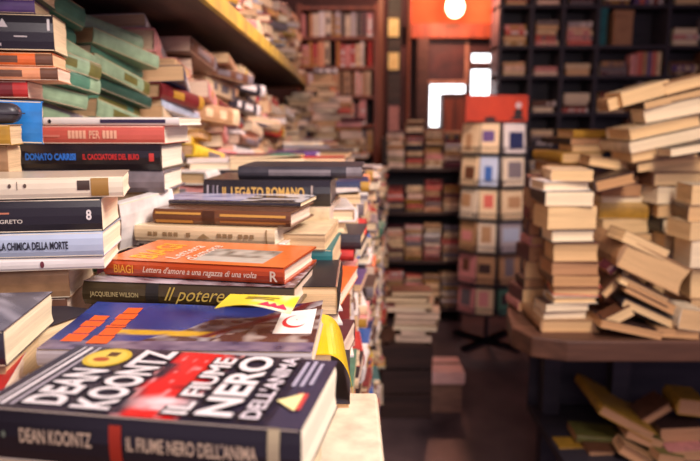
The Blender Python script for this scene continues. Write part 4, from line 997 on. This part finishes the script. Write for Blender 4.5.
# facets: (px centre, width px, turn)
fac = [(469, 15, -52), (488, 21, -14), (512, 27, 18)]
bcols = [[('cream', 'tan'), ('cream', 'purple'), ('white', 'dark blue')], [('cream', 'brown'), ('pale blue', 'blue'), ('ivory', 'grey')], [('ivory', 'tan'), ('cream', 'coral'), ('cream', 'tan')],
         [('tan', 'pink'), ('ivory', 'tan'), ('light grey', 'pale blue')], [('pink', 'brown'), ('tan', 'dark brown'), ('tan', 'grey')], [('pink', 'grey'), ('cream', 'pink'), ('green', 'dark brown')]]
fn_ = ['left', 'middle', 'right']; rr_ = ['top', 'second', 'third', 'fourth', 'fifth', 'bottom']
wire = MB()
for j, (y1, y0) in enumerate(rows_):
    z0, z1 = rz_(y1), rz_(y0)
    for i, (pc, wp, tn) in enumerate(fac):
        p = U(pc, 200, YR + (.05 if i == 0 else 0)); hw = wp / F * YR / math.cos(R(tn)) / 2 * .82
        Mx = Matrix.Translation((p.x, p.y, 0)) @ Matrix.Rotation(R(tn), 4, 'Z')
        Ml = Matrix.Translation((-rc.x, -(YR + .16), 0)) @ Mx
        wire.box(-hw - .006, hw + .006, -.024, .028, z0 - .008, z0 - .002, M=Ml)           # pocket floor
        wire.box(-hw - .006, hw + .006, -.026, -.022, z0 + .03, z0 + .034, M=Ml)      # front wire
        for sx in (-1, 1):
            wire.box(sx * (hw + .006) - .002, sx * (hw + .006) + .002, -.026, -.022, z0 - .004, z0 + .034, M=Ml); wire.box(sx * (hw + .006) - .002, sx * (hw + .006) + .002, -.026, .028, z0 + .03, z0 + .034, M=Ml)
        wire.box(-hw - .006, hw + .006, .026, .03, z0 - .004, z1 + .006, M=Ml)
        bc, pc_ = bcols[j][i]
        e = empty('booklet', (0, 0, 0), M=Mx @ Matrix.Translation((0, 0.0, z0)) @ Matrix.Rotation(R(-4), 4, 'X'))
        H = z1 - z0 - .004; m = MB().box(-hw, hw, -.016, .008, 0.0005, H); m.c = [LP[bc]] * 6; m.build('cover', INK, e, colored=True, bevel=.001)
        m = MB().box(-hw * (.9 - .5 * hsh(i, j, 2)), hw * (.3 + .6 * hsh(i, j)), -.0168, -.016, H * (.1 + .35 * hsh(j, i)), H * (.65 + .3 * hsh(j, i, 3))); m.c = [LP[pc_]] * 6; m.build('cover_picture', INK, e, colored=True)
        tag(e, '%s booklet with %s picture, %s row of rack, %s column' % (bc, pc_, rr_[j], fn_[i]), 'booklet', 'booklets in the spinner rack')
wire.build('wire_pocket', METAL, rk)
a = U(465, 122, YR); b = U(528, 95, YR)
m = MB().box(-(b.x - a.x) / 2, (b.x - a.x) / 2, -.2, -.19, a.z + .003, b.z, M=Matrix.Translation(((a.x + b.x) / 2 - rc.x, .03, 0)))
SG = proc('red_orange_board', (176, 48, 20), (214, 70, 30), (6, 6, 6), 0.5)
hd = m.build('header_sign', SG, rk)
m = MB(); zc_ = (a.z + b.z) / 2
lettering('header_figure', rk, [('O_', (40, 24, 24), .78, .18, .92, .5), ('T_', (40, 24, 24), .70, .08, .98, .34), ('O_', (206, 190, 190), .80, .5, .9, .74), ('O_', (60, 26, 24), .3, .02, .5, .2)],
          lambda u, v, h: Vector(((a.x + b.x) / 2 - rc.x + (u - .5) * (b.x - a.x), -.1705 - h, a.z + v * (b.z - a.z))))
hd['label'] = 'red orange header board'
tag(rk, 'tall wire spinner rack of booklets with red orange header board', 'rack')

# ------------------------------------------------------------------ decide which books are individuals (by what shows), build
allv = []; allf = []; own = []
for si, s in enumerate(SPECS):
    Mx = s['M'] @ s['A']; b = len(allv)
    for x in (-s['L'] / 2, s['L'] / 2):
        for y in (0, s['W']):
            for z in (0, s['T']): allv.append(Mx @ Vector((x, y, z)))
    for q in ((0, 1, 3, 2), (4, 6, 7, 5), (0, 4, 5, 1), (2, 3, 7, 6), (0, 2, 6, 4), (1, 5, 7, 3)): allf.append(tuple(b + k for k in q)); own.append(si)
bv = BVHTree.FromPolygons(allv, allf); cnt = [0] * len(SPECS)
for py in range(1, 461, 2):
    for px in range(1, 700, 2):
        h = bv.ray_cast(Vector((0, 0, CAMZ)), ray(px, py).normalized(), 9)
        if h[2] is not None: cnt[own[h[2]]] += 4
order = sorted(range(len(SPECS)), key=lambda i: -cnt[i] - (1e6 if SPECS[i]['hero'] or (SPECS[i]['force'] and cnt[i] > 0) else 0))
IND = set([i for i in order[:325] if cnt[i] > 0])
seen = {}
for i, s in enumerate(SPECS):
    if s['label'] is None:
        if s['ordn'] and s['ordn'][0] == 'L': s['label'] = '%s upright book, %s from the left, %s' % (s['col'], ORD[s['ordn'][1]] if s['ordn'][1] else 'first', s['stack'])
        else: s['label'] = '%s book, %s, %s %s' % (s['col'], FACE_WORDS[s['face']], ordw(*s['ordn']), s['stack'])
    if len(s['label'].split()) > 16: s['label'] = s['label'].replace(', page edges out', '').replace(', page ends out', '').replace(', spine out', '')
    if len(s['label'].split()) > 16: s['label'] = s['label'].replace('page edges out', 'pages out')
stuff_v, stuff_f, stuff_c = [], [], []
nst = 0
for i, s in enumerate(SPECS):
    if i in IND: build_book(s)
    else:
        # supports stay too: everything else goes into one heap of uncounted books
        V, Fc, Cc, PV, PF = book_geo(s, False); b = len(stuff_v)
        stuff_v += [s['M'] @ Vector(v) for v in V] + [s['M'] @ Vector(v) for v in PV]
        stuff_f += [tuple(b + k for k in f) for f in Fc] + [tuple(b + len(V) + k for k in f) for f in PF]; stuff_c += Cc + [s['pg']] * len(PF); nst += 1
o = mesh_obj('books', stuff_v, stuff_f, stuff_c, FARB); o['kind'] = 'stuff'
tag(o, 'mass of smaller and half hidden books filling shelves and piles', 'books')
__import__('sys').stderr.write('MYSTAT '+str(sorted(cnt, reverse=True)[300:600:30])+' long '+str([q['label'] for q in SPECS if len(q['label'].split())>16][:8])+'\n')
print('SPECS', len(SPECS), 'IND', len(IND), 'visible', sum(1 for c in cnt if c > 0), 'min', min(cnt[i] for i in IND))
